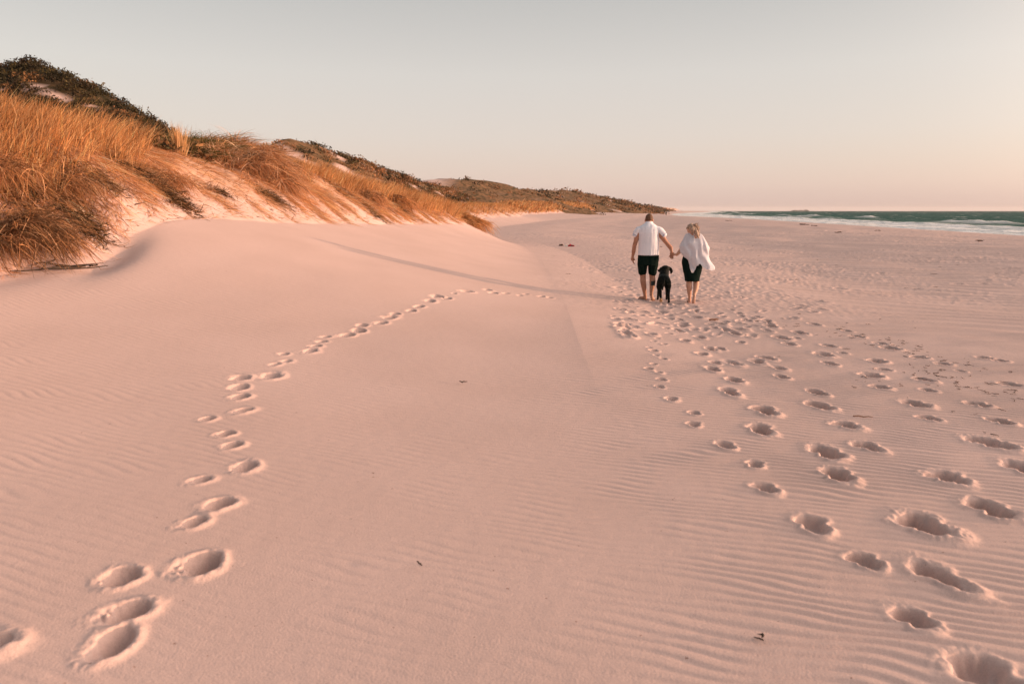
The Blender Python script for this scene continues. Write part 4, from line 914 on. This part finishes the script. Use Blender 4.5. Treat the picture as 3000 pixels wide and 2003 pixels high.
# ------------------------------------------------------------------ litter, seaweed, twigs
M_WEED = noisy('dry_seaweed', (.05, .022, .012), (.12, .055, .03), 30, .8, .4, 80)
M_TWIG = noisy('driftwood', (.22, .10, .06), (.32, .17, .10), 30, .85, .4, 80)
M_DARKTWIG = noisy('dark_twig', (.045, .035, .028), (.10, .07, .05), 30, .85, .4, 80)
def strand_mesh(rnd, n, ln, rad, spread, lift=.02):
    bm = bmesh.new()
    for k in range(n):
        p = Vector((rnd.gauss(0, spread), rnd.gauss(0, spread), rad + rnd.random() * lift)); a = rnd.uniform(0, 6.28); pts = [p]
        for q in range(4):
            a += rnd.gauss(0, .5); pts.append(pts[-1] + Vector((math.cos(a), math.sin(a), rnd.gauss(0, .15))) * ln / 4); pts[-1].z = max(pts[-1].z, rad * .6)
        add_tube(bm, pts, [rad, rad, rad * .9, rad * .8, rad * .4], 6)
    me = bpy.data.meshes.new('m'); bm.to_mesh(me); bm.free()
    for p in me.polygons: p.use_smooth = True
    return me
def weed(name, u, v, n, ln, rad, spread, mat, label, cat_, group=None, seed=1, me=None, rz=0, lift=.03):
    x, y, z = hit(u, v)
    if me is None: me = strand_mesh(random.Random(seed), n, ln, rad, spread, lift); me.name = name; me.materials.append(mat)
    o = bpy.data.objects.new(name, me); COL.objects.link(o); o.location = (x, y, z + .004); o.rotation_euler = (0, 0, rz)
    return tag(o, label, cat_, group)
weed('seaweed_clump', 2134, 646.5, 10, .4, .02, .16, M_WEED, 'dark seaweed heap on the berm, straight above the woman\'s blown hair', 'seaweed', seed=2)
weed('seaweed_clump', 2354, 658, 14, .5, .035, .2, M_WEED, 'largest dark seaweed heap on the berm edge right of the couple', 'seaweed', seed=3)
weed('seaweed_clump', 2386, 661.5, 8, .35, .022, .13, M_WEED, 'smaller seaweed heap just right of the largest one on the berm', 'seaweed', seed=4)
weed('seaweed_clump', 2866, 706, 6, .25, .02, .1, M_WEED, 'lone dark seaweed scrap on the sand near the right edge', 'seaweed', seed=5)
weed('seaweed_clump', 2575, 676, 5, .2, .018, .08, M_WEED, 'small seaweed scrap midway along the right side of the berm', 'seaweed', seed=6)
weed('seaweed_clump', 2456, 681, 6, .35, .022, .12, M_WEED, 'small dark weed scrap below the largest seaweed heap', 'seaweed', seed=7)
weed('seaweed_clump', 1935, 723.5, 4, .10, .012, .035, M_WEED, 'small black weed lump in the gap between the man\'s arm and the sand behind', 'seaweed', seed=8)
weed('twig', 2500, 1221, 1, .17, .006, .0, M_TWIG, 'reddish brown twig lying by footprints right of centre', 'twig', seed=14, rz=.3, lift=0)
weed('twig', 2234, 1880, 3, .04, .004, .008, M_DARKTWIG, 'little dark twig stub near the bottom edge of the sand', 'twig', seed=15)
weed('twig', 1356, 1126, 2, .05, .006, .008, M_DARKTWIG, 'small dark chip alone on the smooth sand in the middle', 'twig', seed=16)
weed('twig', 1236, 1667, 2, .03, .004, .008, M_DARKTWIG, 'small dark chip on the smooth sand at lower centre', 'twig', seed=17)
weed('twig', 2080, 940, 3, .16, .009, .04, M_TWIG, 'brown twig on the trampled sand just below the woman', 'twig', seed=18)
weed('fallen_branch', 205, 786, 12, .75, .012, .22, M_DARKTWIG, 'dark branch lying at the foot of the big drooping grass clump', 'branch', seed=19)
weed('fallen_branch', 1105, 640, 3, .8, .02, .1, M_DARKTWIG, 'bare grey branch sticking from the middle foredune toe', 'branch', seed=21)
rnd = random.Random(9); protos = []
for k in range(6):
    me = strand_mesh(random.Random(50 + k), rnd.choice([1, 1, 2, 3]), .12, .0055, .03, .015); me.name = 'seaweed_scrap'; me.materials.append(M_WEED if k % 2 else M_DARKTWIG); protos.append(me)
spots = [(2560, 1080), (2640, 1130), (2680, 1095), (2705, 1125), (2745, 1130), (2690, 1100), (2700, 1110), (2890, 1150), (2930, 1200), (2880, 1270), (2905, 1275), (2850, 1210), (2790, 1205), (2960, 1090), (2940, 1120), (2820, 1050), (2700, 1010), (2620, 1010), (2560, 1012), (2540, 950), (2580, 935), (2480, 945)]
for (x0, y0, x1, y1, n_) in ((2240, 935, 2480, 985, 14), (2480, 985, 2700, 1015, 16), (2560, 1010, 2900, 1090, 22), (2680, 1075, 2800, 1120, 12), (2800, 1130, 3000, 1170, 16), (2700, 1080, 3000, 1160, 14), (2600, 1000, 2760, 1040, 8)):
    for i in range(n_):
        t = rnd.random(); spots.append((x0 + (x1 - x0) * t + rnd.gauss(0, 12), y0 + (y1 - y0) * t + rnd.gauss(0, 7)))
for i in range(30):
    v = rnd.uniform(905, 1180); u = 2250 + (v - 880) * 1.9 + rnd.gauss(0, 110 + (v - 880) * .45); spots.append((u, v))
for i in range(45): spots.append((rnd.uniform(1650, 2950), rnd.uniform(690, 860)))
i = 0
for (u, v) in spots:
    if u > 3010 or u < 1600: continue
    x, y, z = hit(u, v); o = bpy.data.objects.new('seaweed_scrap', protos[i % 6]); COL.objects.link(o); o.location = (x, y, z + .002); o.rotation_euler = (0, 0, rnd.uniform(0, 6.28))
    s = rnd.uniform(.5, 1.3) * (.5 if y < 16 else .8); o.scale = (s, s, s); tag(o, 'scrap of dry seaweed or twig strewn on the trampled sand', 'seaweed', 'scraps of dry seaweed on the sand'); i += 1
# dropped things left of the couple
def cloth(name, u, v, size, mat, label, seed, h=.08):
    x, y, z = hit(u, v); nx_ = 26; g_ = np.linspace(-1, 1, nx_); A, B = np.meshgrid(g_, g_)
    ed = np.clip(1 - np.maximum(np.abs(A), np.abs(B)) ** 4, 0, 1)
    Zc = h * ed * (.55 + .9 * fbm(A * 1.6, B * 1.6, 3, seed)) + .006
    V = np.stack([(A * size[0] / 2 * (1 + .25 * pn(B * 1.3, A, seed + 1))).ravel(), (B * size[1] / 2 * (1 + .3 * pn(A * 1.3, B, seed + 2))).ravel(), Zc.ravel()], -1)
    o = mesh_np(name, V, grid_faces(nx_, nx_), mat, True); o.location = (x, y, z); md = o.modifiers.new('t', 'SOLIDIFY'); md.thickness = .008
    return tag(o, label, 'cloth')
cloth('dark_cloth', 1644, 719.5, (.26, .2), noisy('dark_cloth', (.05, .025, .018), (.10, .05, .035), 12), 'crumpled dark brown cloth dropped on the sand left of the man', 601, .10)
cloth('white_cloth', 1659, 721, (.14, .2), noisy('pale_cloth', (.6, .6, .55), (.7, .7, .65), 12), 'small pale rag between the dark cloth and the red cloth', 602, .06)
cloth('red_cloth', 1673, 721, (.36, .25), noisy('red_cloth', (.42, .02, .035), (.10, .008, .012), 7), 'red and black crumpled cloth dropped on the sand left of the man', 603, .12)

# ------------------------------------------------------------------ air
bm = bmesh.new(); bmesh.ops.create_cube(bm, size=1, matrix=Matrix.Translation((3000, 2950, 20)) @ Matrix.Diagonal((40000, 20000, 70, 1)))
me = bpy.data.meshes.new('haze'); bm.to_mesh(me); bm.free(); hz = bpy.data.objects.new('haze', me); COL.objects.link(hz); tag(hz, 'thin pale sea haze over the whole beach', 'haze', kind='stuff')
mh = bpy.data.materials.new('haze'); mh.use_nodes = True; n = mh.node_tree; n.nodes.clear(); o_ = n.nodes.new('ShaderNodeOutputMaterial'); pv = n.nodes.new('ShaderNodeVolumePrincipled')
pv.inputs['Color'].default_value = (.92, .88, .86, 1); pv.inputs['Density'].default_value = 0.00005; n.links.new(pv.outputs[0], o_.inputs['Volume']); me.materials.append(mh)
USE_HAZE = True
if not USE_HAZE: bpy.data.objects.remove(hz)
